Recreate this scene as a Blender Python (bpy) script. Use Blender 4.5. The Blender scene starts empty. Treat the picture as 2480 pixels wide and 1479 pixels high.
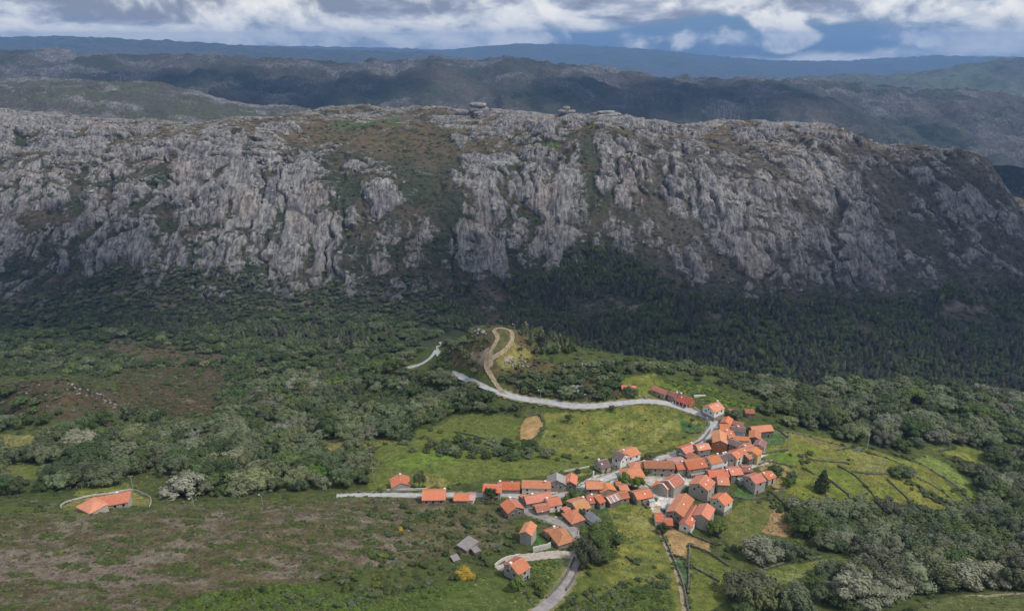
import bpy, bmesh, math, random
import numpy as np
from mathutils import Vector, Matrix

random.seed(7); RNG = np.random.default_rng(11)
S = bpy.context.scene
R = math.radians
# ------------------------------------------------------------------ camera
HC, PITCH, FPX, CX, CY = 220.0, R(20.0), 1771.0, 1240.0, 739.5
cam_d = bpy.data.cameras.new('camera'); cam = bpy.data.objects.new('camera', cam_d)
S.collection.objects.link(cam); S.camera = cam
cam_d.sensor_width = 36.0; cam_d.lens = 36.0 * FPX / 2480.0
cam_d.clip_start = 1.0; cam_d.clip_end = 90000.0
cam.location = (0, 0, HC); cam.rotation_euler = (R(90) - PITCH, 0, 0)
# ------------------------------------------------------------------ world, sun, exposure
SUN_AZ, SUN_EL = R(112), R(54)          # azimuth from +Y towards +X
W = bpy.data.worlds.new('World'); S.world = W; W.use_nodes = True
W.cycles.sampling_method = 'MANUAL'; W.cycles.sample_map_resolution = 256
sun_d = bpy.data.lights.new('sun', 'SUN'); sun = bpy.data.objects.new('sun', sun_d)
S.collection.objects.link(sun)
sun_d.energy = 2.3; sun_d.angle = R(7); sun_d.color = (1.0, 0.95, 0.87)
sv = Vector((math.sin(SUN_AZ) * math.cos(SUN_EL), math.cos(SUN_AZ) * math.cos(SUN_EL), math.sin(SUN_EL)))
sun.rotation_euler = sv.to_track_quat('Z', 'Y').to_euler()
S.view_settings.view_transform = 'Standard'; S.view_settings.look = 'None'
S.view_settings.exposure = 0.42; S.view_settings.gamma = 1.0
S.cycles.max_bounces = 4; S.cycles.diffuse_bounces = 2; S.cycles.glossy_bounces = 1
S.cycles.transmission_bounces = 2; S.cycles.volume_bounces = 0; S.cycles.use_denoising = True
S.cycles.sample_clamp_indirect = 4.0

class NT:
    """small node-tree helper"""
    def __init__(s, nt): s.nt = nt; nt.nodes.clear()
    def n(s, t, **kw):
        o = s.nt.nodes.new(t)
        for k, v in kw.items():
            if k == 'ins':
                for i, x in v.items():
                    if hasattr(x, 'is_output'): s.nt.links.new(x, o.inputs[i])
                    else: o.inputs[i].default_value = x
            else: setattr(o, k, v)
        return o
    def math(s, op, a, b=None, c=None, clamp=False):
        d = {0: a}
        if b is not None: d[1] = b
        if c is not None: d[2] = c
        return s.n('ShaderNodeMath', operation=op, use_clamp=clamp, ins=d).outputs[0]
    def mix(s, f, a, b, blend='MIX'):
        return s.n('ShaderNodeMix', data_type='RGBA', blend_type=blend, ins={0: f, 6: a, 7: b}).outputs[2]
    def rng(s, v, a, b, c=0.0, d=1.0, smooth=True):
        return s.n('ShaderNodeMapRange', interpolation_type='SMOOTHSTEP' if smooth else 'LINEAR',
                   ins={0: v, 1: a, 2: b, 3: c, 4: d}).outputs[0]
    def noise(s, vec, scale, detail=4.0, rough=0.55, dist=0.0, out=0):
        return s.n('ShaderNodeTexNoise', ins={'Vector': vec, 'Scale': scale, 'Detail': detail,
                   'Roughness': rough, 'Distortion': dist}).outputs[out]
    def vec(s, x, y, z):
        return s.n('ShaderNodeCombineXYZ', ins={0: x, 1: y, 2: z}).outputs[0]
    def ramp(s, fac, stops):
        o = s.n('ShaderNodeValToRGB', ins={0: fac}); e = o.color_ramp.elements
        while len(e) < len(stops): e.new(0.5)
        for el, (p, c) in zip(e, stops): el.position = p; el.color = (*c, 1)
        return o.outputs[0]

def build_world():
    t = NT(W.node_tree)
    g = t.n('ShaderNodeTexCoord').outputs['Generated']
    sep = t.n('ShaderNodeSeparateXYZ', ins={0: g}).outputs
    az = t.math('ARCTAN2', sep[0], sep[1]); el = sep[2]
    sky = t.n('ShaderNodeTexSky', sky_type='NISHITA', sun_disc=False, sun_elevation=SUN_EL,
              sun_rotation=SUN_AZ, altitude=900.0, air_density=1.3, dust_density=0.6, ozone_density=3.0).outputs[0]
    skyc = t.mix(1.0, sky, (0.0215, 0.037, 0.080, 1), 'MULTIPLY')
    def gauss(ca, ce, sa, se, amp):
        a = t.math('DIVIDE', t.math('SUBTRACT', az, ca), sa); b = t.math('DIVIDE', t.math('SUBTRACT', el, ce), se)
        q = t.math('ADD', t.math('MULTIPLY', a, a), t.math('MULTIPLY', b, b))
        return t.math('MULTIPLY', t.math('EXPONENT', t.math('MULTIPLY', q, -1.0)), amp)
    def layer(seed, scale, sq, rough, bias, lo, hi, step, kl, base, kf, gaps, shades, stops):
        def field(de): return t.noise(t.vec(az, t.math('MULTIPLY', t.math('ADD', el, de), sq), seed), scale, 10.0, rough, 0.25)
        n0 = field(0.0); n1 = field(step); cov = t.math('ADD', n0, bias)
        for gs in gaps: cov = t.math('ADD', cov, gauss(*gs))
        m = t.rng(cov, lo, hi)
        sh = t.math('ADD', t.math('MULTIPLY', t.math('SUBTRACT', n0, n1), kl), base)
        fine = t.noise(t.vec(az, t.math('MULTIPLY', el, sq), seed + 3.1), scale * 4.5, 7.0, 0.62)
        sh = t.math('ADD', sh, t.math('MULTIPLY', t.math('SUBTRACT', fine, 0.5), kf))
        sh = t.math('SUBTRACT', sh, t.math('MULTIPLY', t.rng(cov, hi, hi + .28), 0.35))
        for gs in shades: sh = t.math('ADD', sh, gauss(*gs))
        return m, t.ramp(t.math('ADD', sh, 0.0, clamp=True), stops)
    # high broken sheet with grey bases, then nearer billows with bright tops
    m1, c1 = layer(0.37, 5.0, 2.6, 0.56, 0.15, 0.44, 0.62, 0.014, 5.0, 0.58, 1.3, GAPS, SHADES,
                   [(0.0, (0.19, 0.22, 0.30)), (0.35, (0.29, 0.325, 0.42)), (0.65, (0.49, 0.52, 0.57)), (0.95, (0.64, 0.645, 0.65))])
    m2, c2 = layer(5.83, 9.0, 1.12, 0.52, -0.045, 0.48, 0.585, 0.014, 6.5, 0.60, 1.3, BILLOW, [],
                   [(0.0, (0.22, 0.26, 0.36)), (0.35, (0.40, 0.44, 0.52)), (0.7, (0.59, 0.605, 0.625)), (1.0, (0.69, 0.69, 0.685))])
    out = t.mix(m2, t.mix(m1, skyc, c1), c2)
    bg = t.n('ShaderNodeBackground', ins={0: out, 1: 1.0})
    t.n('ShaderNodeOutputWorld', ins={0: bg.outputs[0]})
# breaks in the cloud and heavier banks: azimuth, elevation, widths, amount
GAPS = [(0.14, 0.000, 0.16, 0.014, -0.22), (0.30, -0.006, 0.26, 0.016, -0.24), (0.26, 0.014, 0.05, 0.014, -0.22), (0.42, 0.010, 0.06, 0.012, -0.18), (-0.42, 0.030, 0.34, 0.035, 0.10), (0.0, 0.042, 0.5, 0.012, 0.12)]
SHADES = [(-0.40, 0.030, 0.20, 0.016, -0.24), (-0.12, 0.036, 0.10, 0.012, -0.22), (-0.25, 0.004, 0.40, 0.008, 0.30), (0.02, 0.030, 0.14, 0.02, 0.25), (0.20, 0.02, 0.06, 0.02, -0.25)]
BILLOW = [(0.335, 0.008, 0.022, 0.026, 0.24), (0.365, -0.002, 0.026, 0.014, 0.18), (0.22, 0.004, 0.05, 0.010, 0.12), (0.47, 0.000, 0.06, 0.012, 0.18), (0.39, 0.032, 0.10, 0.016, 0.16), (0.60, 0.02, 0.06, 0.03, 0.14), (0.14, 0.010, 0.10, 0.016, -0.10), (-0.02, 0.004, 0.14, 0.010, 0.14), (-0.30, 0.022, 0.10, 0.02, 0.08), (-0.12, 0.022, 0.05, 0.012, 0.12), (0.30, -0.034, 0.6, 0.014, -0.3)]
build_world()

# ------------------------------------------------------------------ numeric helpers
def _h(ix, iy, seed):
    h = (ix.astype(np.uint32) * np.uint32(374761393) + iy.astype(np.uint32) * np.uint32(668265263) + np.uint32(seed * 2246822519 % 4294967291))
    h = (h ^ (h >> np.uint32(13))) * np.uint32(1274126177)
    return h ^ (h >> np.uint32(16))
def pn(x, y, seed=0):
    xi = np.floor(x).astype(np.int64); yi = np.floor(y).astype(np.int64); xf = x - xi; yf = y - yi
    u = xf * xf * xf * (xf * (xf * 6 - 15) + 10); v = yf * yf * yf * (yf * (yf * 6 - 15) + 10)
    def g(dx, dy):
        a = _h(xi + dx, yi + dy, seed).astype(np.float64) * (2 * np.pi / 4294967296.0)
        return np.cos(a) * (xf - dx) + np.sin(a) * (yf - dy)
    a = g(0, 0); b = g(1, 0); c = g(0, 1); d = g(1, 1)
    return ((a + (b - a) * u) * (1 - v) + (c + (d - c) * u) * v) * 1.5
def fbm(x, y, o=4, seed=0, gain=0.5):
    s = 0; a = 1.0; t = 0
    for k in range(o):
        s = s + a * pn(x, y, seed + k * 17); t += a; a *= gain; x = x * 2.03 + 3.1; y = y * 2.03 - 1.7
    return s / t
def vor(x, y, seed=0):
    """F1, F2 of jittered cells, and a random number of the nearest cell"""
    xi = np.floor(x).astype(np.int64); yi = np.floor(y).astype(np.int64)
    f1 = np.full(x.shape, 9.0); f2 = np.full(x.shape, 9.0); cid = np.zeros(x.shape)
    for dx in (-1, 0, 1):
        for dy in (-1, 0, 1):
            a = _h(xi + dx, yi + dy, seed); b = _h(xi + dx, yi + dy, seed + 99)
            r = a.astype(np.float64) / 4294967296.0
            ex = xi + dx + 0.1 + 0.8 * r - x; ey = yi + dy + 0.1 + 0.8 * b.astype(np.float64) / 4294967296.0 - y
            d = np.sqrt(ex * ex + ey * ey)
            nearer = d < f1
            f2 = np.where(nearer, f1, np.minimum(f2, d)); cid = np.where(nearer, r, cid); f1 = np.where(nearer, d, f1)
    return f1, f2, cid
def sstep(a, b, x):
    t = np.clip((x - a) / (b - a), 0, 1); return t * t * (3 - 2 * t)
def tpy(py): return np.tan(PITCH + np.arctan((np.asarray(py, float) - CY) / FPX))
def dyv(py):
    v = (CY - np.asarray(py, float)) / FPX; return math.cos(PITCH) + v * math.sin(PITCH)
def ray_xy(px, py, Y): return (np.asarray(px, float) - CX) / FPX / dyv(py) * Y
def project(x, y, z):
    zz = z - HC; d = y * math.cos(PITCH) - zz * math.sin(PITCH); up = y * math.sin(PITCH) + zz * math.cos(PITCH)
    return CX + FPX * x / d, CY - FPX * up / d
def inpoly(px, py, poly):
    P = np.asarray(poly, float); out = np.zeros(px.shape, bool)
    bb = (px >= P[:, 0].min()) & (px <= P[:, 0].max()) & (py >= P[:, 1].min()) & (py <= P[:, 1].max())
    if not bb.any(): return out
    x = px[bb]; y = py[bb]; c = np.zeros(x.shape, bool); n = len(P)
    for i in range(n):
        x1, y1 = P[i]; x2, y2 = P[(i + 1) % n]
        if y1 == y2: continue
        c ^= ((y1 > y) != (y2 > y)) & (x < (x2 - x1) * (y - y1) / (y2 - y1) + x1)
    out[bb] = c; return out

# ------------------------------------------------------------------ mesh and object helpers
COL = S.collection
def mesh_np(name, v, f, mat=None, smooth=False):
    me = bpy.data.meshes.new(name); v = np.asarray(v, np.float32); f = np.asarray(f, np.int32); k = f.shape[1]
    me.vertices.add(len(v)); me.vertices.foreach_set('co', v.ravel())
    me.loops.add(f.size); me.loops.foreach_set('vertex_index', f.ravel())
    me.polygons.add(len(f)); me.polygons.foreach_set('loop_start', np.arange(0, f.size, k, dtype=np.int32))
    me.polygons.foreach_set('use_smooth', np.full(len(f), smooth))
    if mat: me.materials.append(mat)
    me.update(calc_edges=True); return me
def attr(me, name, data, typ='FLOAT'):
    a = me.attributes.new(name, typ, 'POINT')
    if typ == 'FLOAT_COLOR':
        d = np.ones((len(data), 4), np.float32); d[:, :3] = data; a.data.foreach_set('color', d.ravel())
    else: a.data.foreach_set('value', np.asarray(data, np.float32).ravel())
def link(name, me, parent=None):
    o = bpy.data.objects.new(name, me); COL.objects.link(o)
    if parent is not None: o.parent = parent
    return o
def tag(o, label=None, cat=None, group=None, kind=None):
    if label: o['label'] = label
    if cat: o['category'] = cat
    if group: o['group'] = group
    if kind: o['kind'] = kind
    return o
def empty(name, loc, rz=0.0):
    o = bpy.data.objects.new(name, None); COL.objects.link(o); o.location = loc; o.rotation_euler = (0, 0, rz)
    o.empty_display_size = 0.5; return o
class MB:
    """collects polygons; build() makes one mesh object"""
    def __init__(s): s.v = []; s.f = []
    def poly(s, pts): b = len(s.v); s.v += [tuple(p) for p in pts]; s.f.append(tuple(range(b, b + len(pts)))); return s
    def solid(s, bot, top):
        n = len(bot); b = len(s.v); s.v += [tuple(p) for p in bot] + [tuple(p) for p in top]
        s.f.append(tuple(b + i for i in reversed(range(n)))); s.f.append(tuple(b + n + i for i in range(n)))
        for i in range(n):
            j = (i + 1) % n; s.f.append((b + i, b + j, b + n + j, b + n + i))
        return s
    def box(s, x0, x1, y0, y1, z0, z1):
        return s.solid([(x0, y0, z0), (x1, y0, z0), (x1, y1, z0), (x0, y1, z0)], [(x0, y0, z1), (x1, y0, z1), (x1, y1, z1), (x0, y1, z1)])
    def tube(s, p, q, r0, r1, n=6):
        p = Vector(p); q = Vector(q); d = (q - p).normalized()
        a = d.orthogonal().normalized(); c = d.cross(a)
        ring = lambda o, r: [tuple(o + (a * math.cos(2 * math.pi * i / n) + c * math.sin(2 * math.pi * i / n)) * r) for i in range(n)]
        return s.solid(ring(p, r0), ring(q, r1))
    def build(s, name, mat, parent=None, smooth=False):
        me = bpy.data.meshes.new(name); me.from_pydata(s.v, [], s.f); me.materials.append(mat)
        if smooth: me.polygons.foreach_set('use_smooth', [True] * len(me.polygons))
        me.update(); return link(name, me, parent)
    def mesh(s, name, mat):
        me = bpy.data.meshes.new(name); me.from_pydata(s.v, [], s.f); me.materials.append(mat); me.update(); return me

# ------------------------------------------------------------------ materials
MATS = {}
def pmat(name, rgb, rough=0.85, var=0.25, scale=1.2, bump=0.0, bscale=3.0, rgb2=None, objrand=0.0, stretch=None):
    m = bpy.data.materials.new(name); m.use_nodes = True; t = NT(m.node_tree)
    co = t.n('ShaderNodeTexCoord').outputs['Object']
    if stretch: co = t.n('ShaderNodeVectorMath', operation='MULTIPLY', ins={0: co, 1: stretch}).outputs[0]
    if objrand:
        rnd = t.n('ShaderNodeObjectInfo').outputs['Random']
        co = t.n('ShaderNodeVectorMath', operation='ADD', ins={0: co, 1: t.vec(t.math('MULTIPLY', rnd, 91.0), t.math('MULTIPLY', rnd, 57.0), 0.0)}).outputs[0]
    nz = t.noise(co, scale, 6.0, 0.62)
    if rgb2 is None: rgb2 = tuple(c * (1 - var * 1.4) for c in rgb); rgb1 = tuple(min(1, c * (1 + var)) for c in rgb)
    else: rgb1 = rgb
    c = t.mix(t.rng(nz, 0.33, 0.67), (*rgb2, 1), (*rgb1, 1))
    if objrand:
        c = t.n('ShaderNodeHueSaturation', ins={'Hue': t.math('ADD', 0.5, t.math('MULTIPLY', t.math('SUBTRACT', rnd, 0.5), 0.05 * objrand)),
            'Saturation': t.rng(t.math('FRACT', t.math('MULTIPLY', rnd, 7.31)), 0, 1, 1 - 0.25 * objrand, 1 + 0.2 * objrand),
            'Value': t.rng(t.math('FRACT', t.math('MULTIPLY', rnd, 13.7)), 0, 1, 1 - 0.35 * objrand, 1 + 0.35 * objrand, False), 'Color': c}).outputs[0]
    b = t.n('ShaderNodeBsdfPrincipled', ins={'Base Color': c, 'Roughness': rough, 'Specular IOR Level': 0.2})
    if bump:
        bp = t.n('ShaderNodeBump', ins={'Strength': bump, 'Distance': 0.15, 'Height': t.noise(co, bscale, 5.0, 0.6)})
        t.nt.links.new(bp.outputs[0], b.inputs['Normal'])
    t.n('ShaderNodeOutputMaterial', ins={0: b.outputs[0]}); MATS[name] = m; return m
# ------------------------------------------------------------------ terrain: control heights
CP = []                                            # x, y, z
def cz(px, py, z): Y = (HC - z) / float(tpy(py)); CP.append((float(ray_xy(px, py, Y)), Y, z))
def cu(u, Y, z): CP.append((u * Y, Y, z))
NEAR = {1479: [(-250, 64), (0, 62), (250, 58), (600, 50), (900, 42), (1100, 35), (1330, 28), (1550, 22), (1700, 20), (2000, 20), (2250, 24), (2480, 30), (2750, 34)],
 1350: [(-250, 45), (0, 43), (250, 40), (600, 33), (900, 26), (1150, 18), (1385, 16), (1550, 9), (1700, 6), (2000, 6), (2200, 6), (2480, 4), (2750, 6)],
 1250: [(1330, 9), (1450, 6), (1600, 3), (1750, 1), (1900, -3), (2050, -8), (2250, -14), (2480, -18), (2750, -18)],
 1200: [(1000, 7), (1200, 6), (1300, 5), (1600, 2), (1700, 1.5), (1800, -1), (1900, -2), (2050, -7), (2200, -13), (2350, -20), (2480, -24), (2750, -26)],
 1140: [(-250, -8), (0, -9), (250, -9), (500, -10), (760, -6), (900, 0), (1050, 2), (1250, 2), (1450, 2), (1600, 1), (1750, 1), (1850, -1), (2000, -6), (2150, -11), (2300, -20), (2480, -28), (2750, -30)],
 1065: [(-250, -24), (0, -26), (250, -28), (500, -28), (700, -24), (900, -12), (1050, -6), (1200, -4), (1400, -4), (1600, -3), (1720, 2), (1800, 0), (1900, -4), (2050, -12), (2250, -22), (2480, -34), (2750, -38)],
 1000: [(-250, -32), (0, -34), (250, -40), (500, -42), (700, -38), (850, -30), (1000, -20), (1120, -12), (1250, -6), (1400, 0), (1550, 3), (1700, 3), (1800, 0), (1950, -10), (2150, -24), (2300, -32), (2480, -42), (2750, -48)],
 948: [(-250, -34), (0, -32), (250, -38), (400, -50), (600, -52), (800, -44), (950, -32), (1100, -16), (1220, -2), (1400, 5), (1550, 6), (1650, 4), (1750, 2), (1850, -4), (2000, -18), (2150, -30), (2300, -38)]}
for py, L in NEAR.items():
    for px, z in L: cz(px, py, z)
for a in [(-250, 1260, 36), (0, 1256, 33), (250, 1246, 27), (420, 1236, 23), (600, 1225, 20), (750, 1216, 15), (900, 1210, 11), (1050, 1212, 9), (1150, 1222, 9),
          (100, 1206, 9), (250, 1212, 8), (400, 1205, 6), (600, 1195, 4), (760, 1194, 6), (870, 1199, 8), (130, 928, -13), (60, 935, -18), (200, 938, -20),
          (1050, 890, -16), (1150, 900, -2), (1250, 900, 4), (1400, 890, 8), (1550, 885, 8), (1700, 897, 3), (1800, 915, -5), (1950, 945, -18), (2100, 945, -30), (2250, 950, -40), (2480, 975, -52), (2750, 985, -56),
          (1100, 842, -3), (1180, 850, 15), (1255, 860, 12), (1200, 805, 22), (1155, 800, 17), (1250, 800, 17), (1060, 838, -18), (980, 890, -24), (900, 895, -42), (1010, 850, -48),
          (450, 912, -66), (330, 900, -72), (560, 900, -72), (700, 895, -75), (820, 885, -66), (130, 895, -80), (0, 885, -85), (-250, 885, -85),
          (0, 840, -110), (200, 840, -114), (400, 850, -104), (600, 850, -108), (800, 848, -104), (930, 850, -88), (-250, 830, -115),
          (-250, 795, -128), (0, 795, -130), (200, 795, -132), (400, 795, -132), (600, 795, -132), (800, 792, -132), (960, 800, -118)]: cz(*a)
for u, Y, z in [(-.05, 585, -45), (.02, 590, -48), (-.1, 600, -60), (.1, 580, -50), (.2, 560, -45), (.3, 560, -55), (.4, 560, -72), (.5, 570, -92), (.62, 590, -112), (.8, 600, -125), (1.0, 610, -130),
                (-.02, 680, -105), (.1, 680, -112), (.22, 670, -118), (.36, 670, -135), (.5, 680, -150), (.7, 690, -160), (.9, 700, -165),
                (-.04, 780, -142), (.1, 770, -150), (.22, 750, -160), (.36, 740, -172), (.5, 740, -182), (.7, 740, -190), (1.0, 750, -195), (-.12, 720, -118), (-.2, 760, -125)]: cu(u, Y, z)
for u in (-1.05, -.6, -.2, .2, .6, 1.05): cu(u, 105, 80 - 6 * u); cu(u, 145, 66 - 8 * u if u < 0.1 else 52 - 4 * u)
MNT = {-350: (760, -138, [(700, .5), (640, .62), (560, .68), (480, .65), (400, .55), (340, .4), (290, .3), (262, .2)]),
 0: (758, -138, [(700, .5), (640, .62), (560, .68), (480, .65), (400, .55), (340, .4), (295, .25), (268, .15)]),
 250: (755, -138, [(700, .5), (640, .65), (560, .72), (480, .7), (400, .55), (340, .35), (305, .22), (286, .12)]),
 500: (755, -138, [(700, .5), (640, .7), (560, .8), (480, .75), (420, .6), (360, .4), (320, .22), (296, .10)]),
 750: (755, -138, [(700, .55), (640, .72), (560, .85), (480, .8), (420, .6), (360, .35), (310, .14), (268, .09)]),
 950: (755, -138, [(700, .55), (640, .75), (560, .9), (480, .8), (425, .55), (390, .25), (340, .12), (295, .11), (262, .13)]),
 1100: (750, -138, [(700, .55), (640, .75), (560, .9), (480, .85), (425, .6), (380, .3), (330, .14), (290, .14), (264, .2)]),
 1250: (760, -145, [(690, .4), (640, .6), (560, .95), (480, .95), (420, .7), (370, .4), (320, .25), (272, .25)]),
 1430: (830, -166, [(750, .35), (650, .45), (580, .8), (500, .95), (420, .85), (350, .6), (305, .35), (278, .3)]),
 1600: (870, -172, [(800, .3), (700, .4), (620, .55), (540, .8), (460, .75), (380, .6), (330, .35), (295, .25)]),
 1800: (890, -180, [(800, .35), (700, .45), (600, .65), (500, .7), (420, .6), (350, .35), (300, .2)]),
 2000: (900, -188, [(800, .35), (700, .5), (600, .65), (500, .7), (420, .7), (360, .5), (314, .25)]),
 2200: (900, -192, [(800, .35), (700, .45), (600, .6), (500, .7), (420, .8), (362, .5)]),
 2380: (900, -196, [(800, .35), (700, .45), (600, .6), (500, .7), (402, .8)]),
 2480: (900, -198, [(800, .35), (700, .45), (600, .55), (528, .6)]),
 2600: (900, -200, [(800, .33), (700, .4), (645, .5)]), 2850: (900, -200, [(800, .3), (720, .4)])}
for px, (py, z, L) in MNT.items():
    Y = (HC - z) / float(tpy(py)); cz(px, py, z)
    for q, k in L:
        t = float(tpy(q)); Y2 = (HC - z + k * Y) / (t + k); z = z + k * (Y2 - Y); Y = Y2; cz(px, q, z)
    u = float(ray_xy(px, q, 1.0)); cu(u, Y + 90, z - 12); cu(u, Y + 260, z - 70); cu(u, Y + 600, z - 150)
CP = np.array(CP)
KU, KY = 1.6, 1.9
def rbf_fit():
    P = np.c_[CP[:, 0] / CP[:, 1] * KU, np.log(CP[:, 1]) * KY]; n = len(P)
    d2 = ((P[:, None] - P[None]) ** 2).sum(-1); K = 0.5 * d2 * np.log(d2 + 1e-12) + np.eye(n) * 2e-4
    A = np.zeros((n + 3, n + 3)); A[:n, :n] = K; A[:n, n] = 1; A[:n, n + 1:] = P; A[n:, :n] = A[:n, n:].T
    return P, np.linalg.solve(A, np.r_[CP[:, 2], 0, 0, 0])
RP, RW = rbf_fit()
def rbf(u, lY):
    Q = np.c_[u.ravel() * KU, lY.ravel() * KY]; out = np.empty(len(Q)); n = len(RP)
    for i in range(0, len(Q), 20000):
        q = Q[i:i + 20000]; d2 = ((q[:, None] - RP[None]) ** 2).sum(-1)
        out[i:i + 20000] = (0.5 * d2 * np.log(d2 + 1e-12)) @ RW[:n] + RW[n] + q @ RW[n + 1:]
    return out.reshape(u.shape)
CU = np.linspace(-1.12, 1.12, 260); CL = np.linspace(math.log(105), math.log(2700), 380)
CZ = rbf(*np.meshgrid(CU, CL))
def base_z(u, lY):
    """Catmull-Rom lookup in the coarse height table"""
    fu = np.clip((u - CU[0]) / (CU[1] - CU[0]), 1, len(CU) - 2.001); fl = np.clip((lY - CL[0]) / (CL[1] - CL[0]), 1, len(CL) - 2.001)
    iu = np.clip(np.floor(fu).astype(int), 1, len(CU) - 3); il = np.clip(np.floor(fl).astype(int), 1, len(CL) - 3); a = fu - iu; b = fl - il
    w = lambda t: (-.5 * t + t * t - .5 * t ** 3, 1 - 2.5 * t * t + 1.5 * t ** 3, .5 * t + 2 * t * t - 1.5 * t ** 3, -.5 * t * t + .5 * t ** 3)
    wa = w(a); wb = w(b); z = 0
    for j in range(4):
        for i in range(4): z = z + CZ[il + j - 1, iu + i - 1] * wa[i] * wb[j]
    return z

def grid_faces(r, c):
    i = (np.arange(r - 1)[:, None] * c + np.arange(c - 1)[None]).ravel()
    return np.c_[i, i + 1, i + c + 1, i + c]

# ------------------------------------------------------------------ near ground
GU = np.linspace(-1.08, 1.08, 1000); GY = 112 * np.exp(np.arange(0, 600) * 0.00365); GY = GY[GY < 945]
U, Yg = np.meshgrid(GU, GY); X = U * Yg; Z = base_z(U, np.log(Yg))
PX, PY = project(X, Yg, Z)
rough = sstep(560, 700, Yg) * 2.2 + 0.35 + 1.1 * sstep(1190, 1260, PY) * sstep(1250, 1000, PX)
Z = Z + fbm(X / 95, Yg / 95, 4, 6) * 15 * sstep(570, 720, Yg) + fbm(X / 34, Yg / 34, 4, 3) * rough * 1.4 + fbm(X / 5, Yg / 5, 3, 8) * 0.22 * np.minimum(rough, 1.6)
PX, PY = project(X, Yg, Z)
def gz(x, y):
    x = np.asarray(x, float); y = np.asarray(y, float)
    fu = np.clip((x / y - GU[0]) / (GU[1] - GU[0]), 0, len(GU) - 1.001); fy = np.clip(np.log(y / GY[0]) / 0.00365, 0, len(GY) - 1.001)
    i = fu.astype(int); j = fy.astype(int); a = fu - i; b = fy - j
    return (Z[j, i] * (1 - a) + Z[j, i + 1] * a) * (1 - b) + (Z[j + 1, i] * (1 - a) + Z[j + 1, i + 1] * a) * b
TANV = (HC - Z) / Yg                               # tangent of the dip; visible where it is the least so far
VIS = TANV <= np.minimum.accumulate(TANV, axis=0) + 0.004
def hit(px, py, h=0.0, ymin=140.0, ymax=940.0):
    """the point on the view line through a pixel that is h above the ground"""
    Ys = np.arange(ymin, ymax, 0.4); xs = ray_xy(px, py, Ys); zs = HC - Ys * float(tpy(py))
    d = zs - gz(xs, Ys) - h; k = np.nonzero(d <= 0)[0]; i = k[0] if len(k) else len(Ys) - 1
    return float(xs[i]), float(Ys[i]), float(zs[i])

# ---- land use, as linear colours on the ground's vertices
wob = fbm(X / 9, Yg / 9, 3, 21); wob2 = fbm(X / 30, Yg / 30, 3, 22); wob3 = fbm(X / 3.0, Yg / 3.0, 3, 23)
WX = PX + wob * 9 * np.minimum(1, 400 / Yg); WY = PY + wob2 * 7 * np.minimum(1, 400 / Yg)
near = Yg < 560
GC = np.zeros(X.shape + (3,)); GC[:] = (0.066, 0.084, 0.026)
k = sstep(-.3, .5, wob2)[..., None]; GC = GC * (1 - k) + np.array((0.085, 0.10, 0.032)) * k
def paint(poly, col, col2=None, wobble=True, soft=None, ylim=560.0, f=None):
    m = inpoly(WX if wobble else PX, WY if wobble else PY, poly) & (Yg < ylim)
    if f is not None: m &= f
    c = np.array(col)
    if col2 is not None:
        n = sstep(-.35, .35, fbm(X[m] / 14 + Yg[m] / 60, Yg[m] / 9, 4, 31))[:, None]; GC[m] = c * n + np.array(col2) * (1 - n)
    else: GC[m] = c
    return m
OLV = (0.200, 0.196, 0.048); GRN = (0.118, 0.146, 0.030); BRI = (0.132, 0.190, 0.034); STRAW = (0.24, 0.205, 0.072); OCH = (0.37, 0.245, 0.115)
HEA = (0.115, 0.085, 0.045); DRY = (0.168, 0.141, 0.105); BROWN = (0.085, 0.062, 0.032)
fl = sstep(540, 680, Yg)[..., None]; GC = GC * (1 - fl) + np.array((0.045, 0.052, 0.026)) * fl
# heath and far side of the near valley
paint([(300, 905), (360, 890), (560, 900), (740, 905), (730, 925), (620, 935), (540, 960), (520, 1005), (430, 1010), (330, 985), (280, 950)], BROWN, (0.060, 0.062, 0.030), ylim=900)
paint([(250, 815), (380, 830), (580, 865), (560, 885), (330, 885), (260, 850)], (0.11, 0.085, 0.06), BROWN, ylim=990)
paint([(0, 930), (130, 915), (260, 945), (360, 1000), (300, 1040), (120, 1010), (0, 1010)], (0.075, 0.07, 0.045), BROWN, ylim=720)
paint([(390, 950), (450, 965), (540, 1000), (470, 985)], (0.15, 0.115, 0.08), BROWN, ylim=760)
# knoll
paint([(1080, 880), (1110, 800), (1160, 780), (1270, 785), (1310, 870), (1360, 890), (1290, 925), (1220, 920), (1190, 900)], (0.10, 0.10, 0.04), HEA)
paint([(1150, 855), (1180, 842), (1200, 860), (1190, 890), (1170, 885), (1140, 872), (1125, 855)], (0.42, 0.34, 0.25), (0.30, 0.23, 0.15))
paint([(1200, 870), (1225, 850), (1245, 830), (1290, 860), (1280, 880), (1215, 895)], (0.19, 0.185, 0.06), STRAW)
paint([(1220, 863), (1243, 860), (1245, 869), (1225, 869)], (0.45, 0.38, 0.28))
paint([(930, 895), (1000, 880), (1020, 884), (1000, 893), (950, 900)], (0.33, 0.25, 0.14), STRAW)
# scrub round the knoll road
paint([(1210, 905), (1300, 905), (1420, 900), (1500, 915), (1500, 965), (1400, 975), (1300, 962), (1240, 952)], (0.06, 0.068, 0.026), (0.085, 0.075, 0.035))
paint([(1500, 912), (1590, 905), (1600, 935), (1510, 940)], OLV, GRN)
paint([(1590, 915), (1700, 930), (1830, 985), (1760, 985), (1690, 965), (1600, 935)], GRN, BRI)
paint([(1500, 935), (1580, 935), (1640, 968), (1570, 968), (1500, 972)], OLV, GRN)
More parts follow.
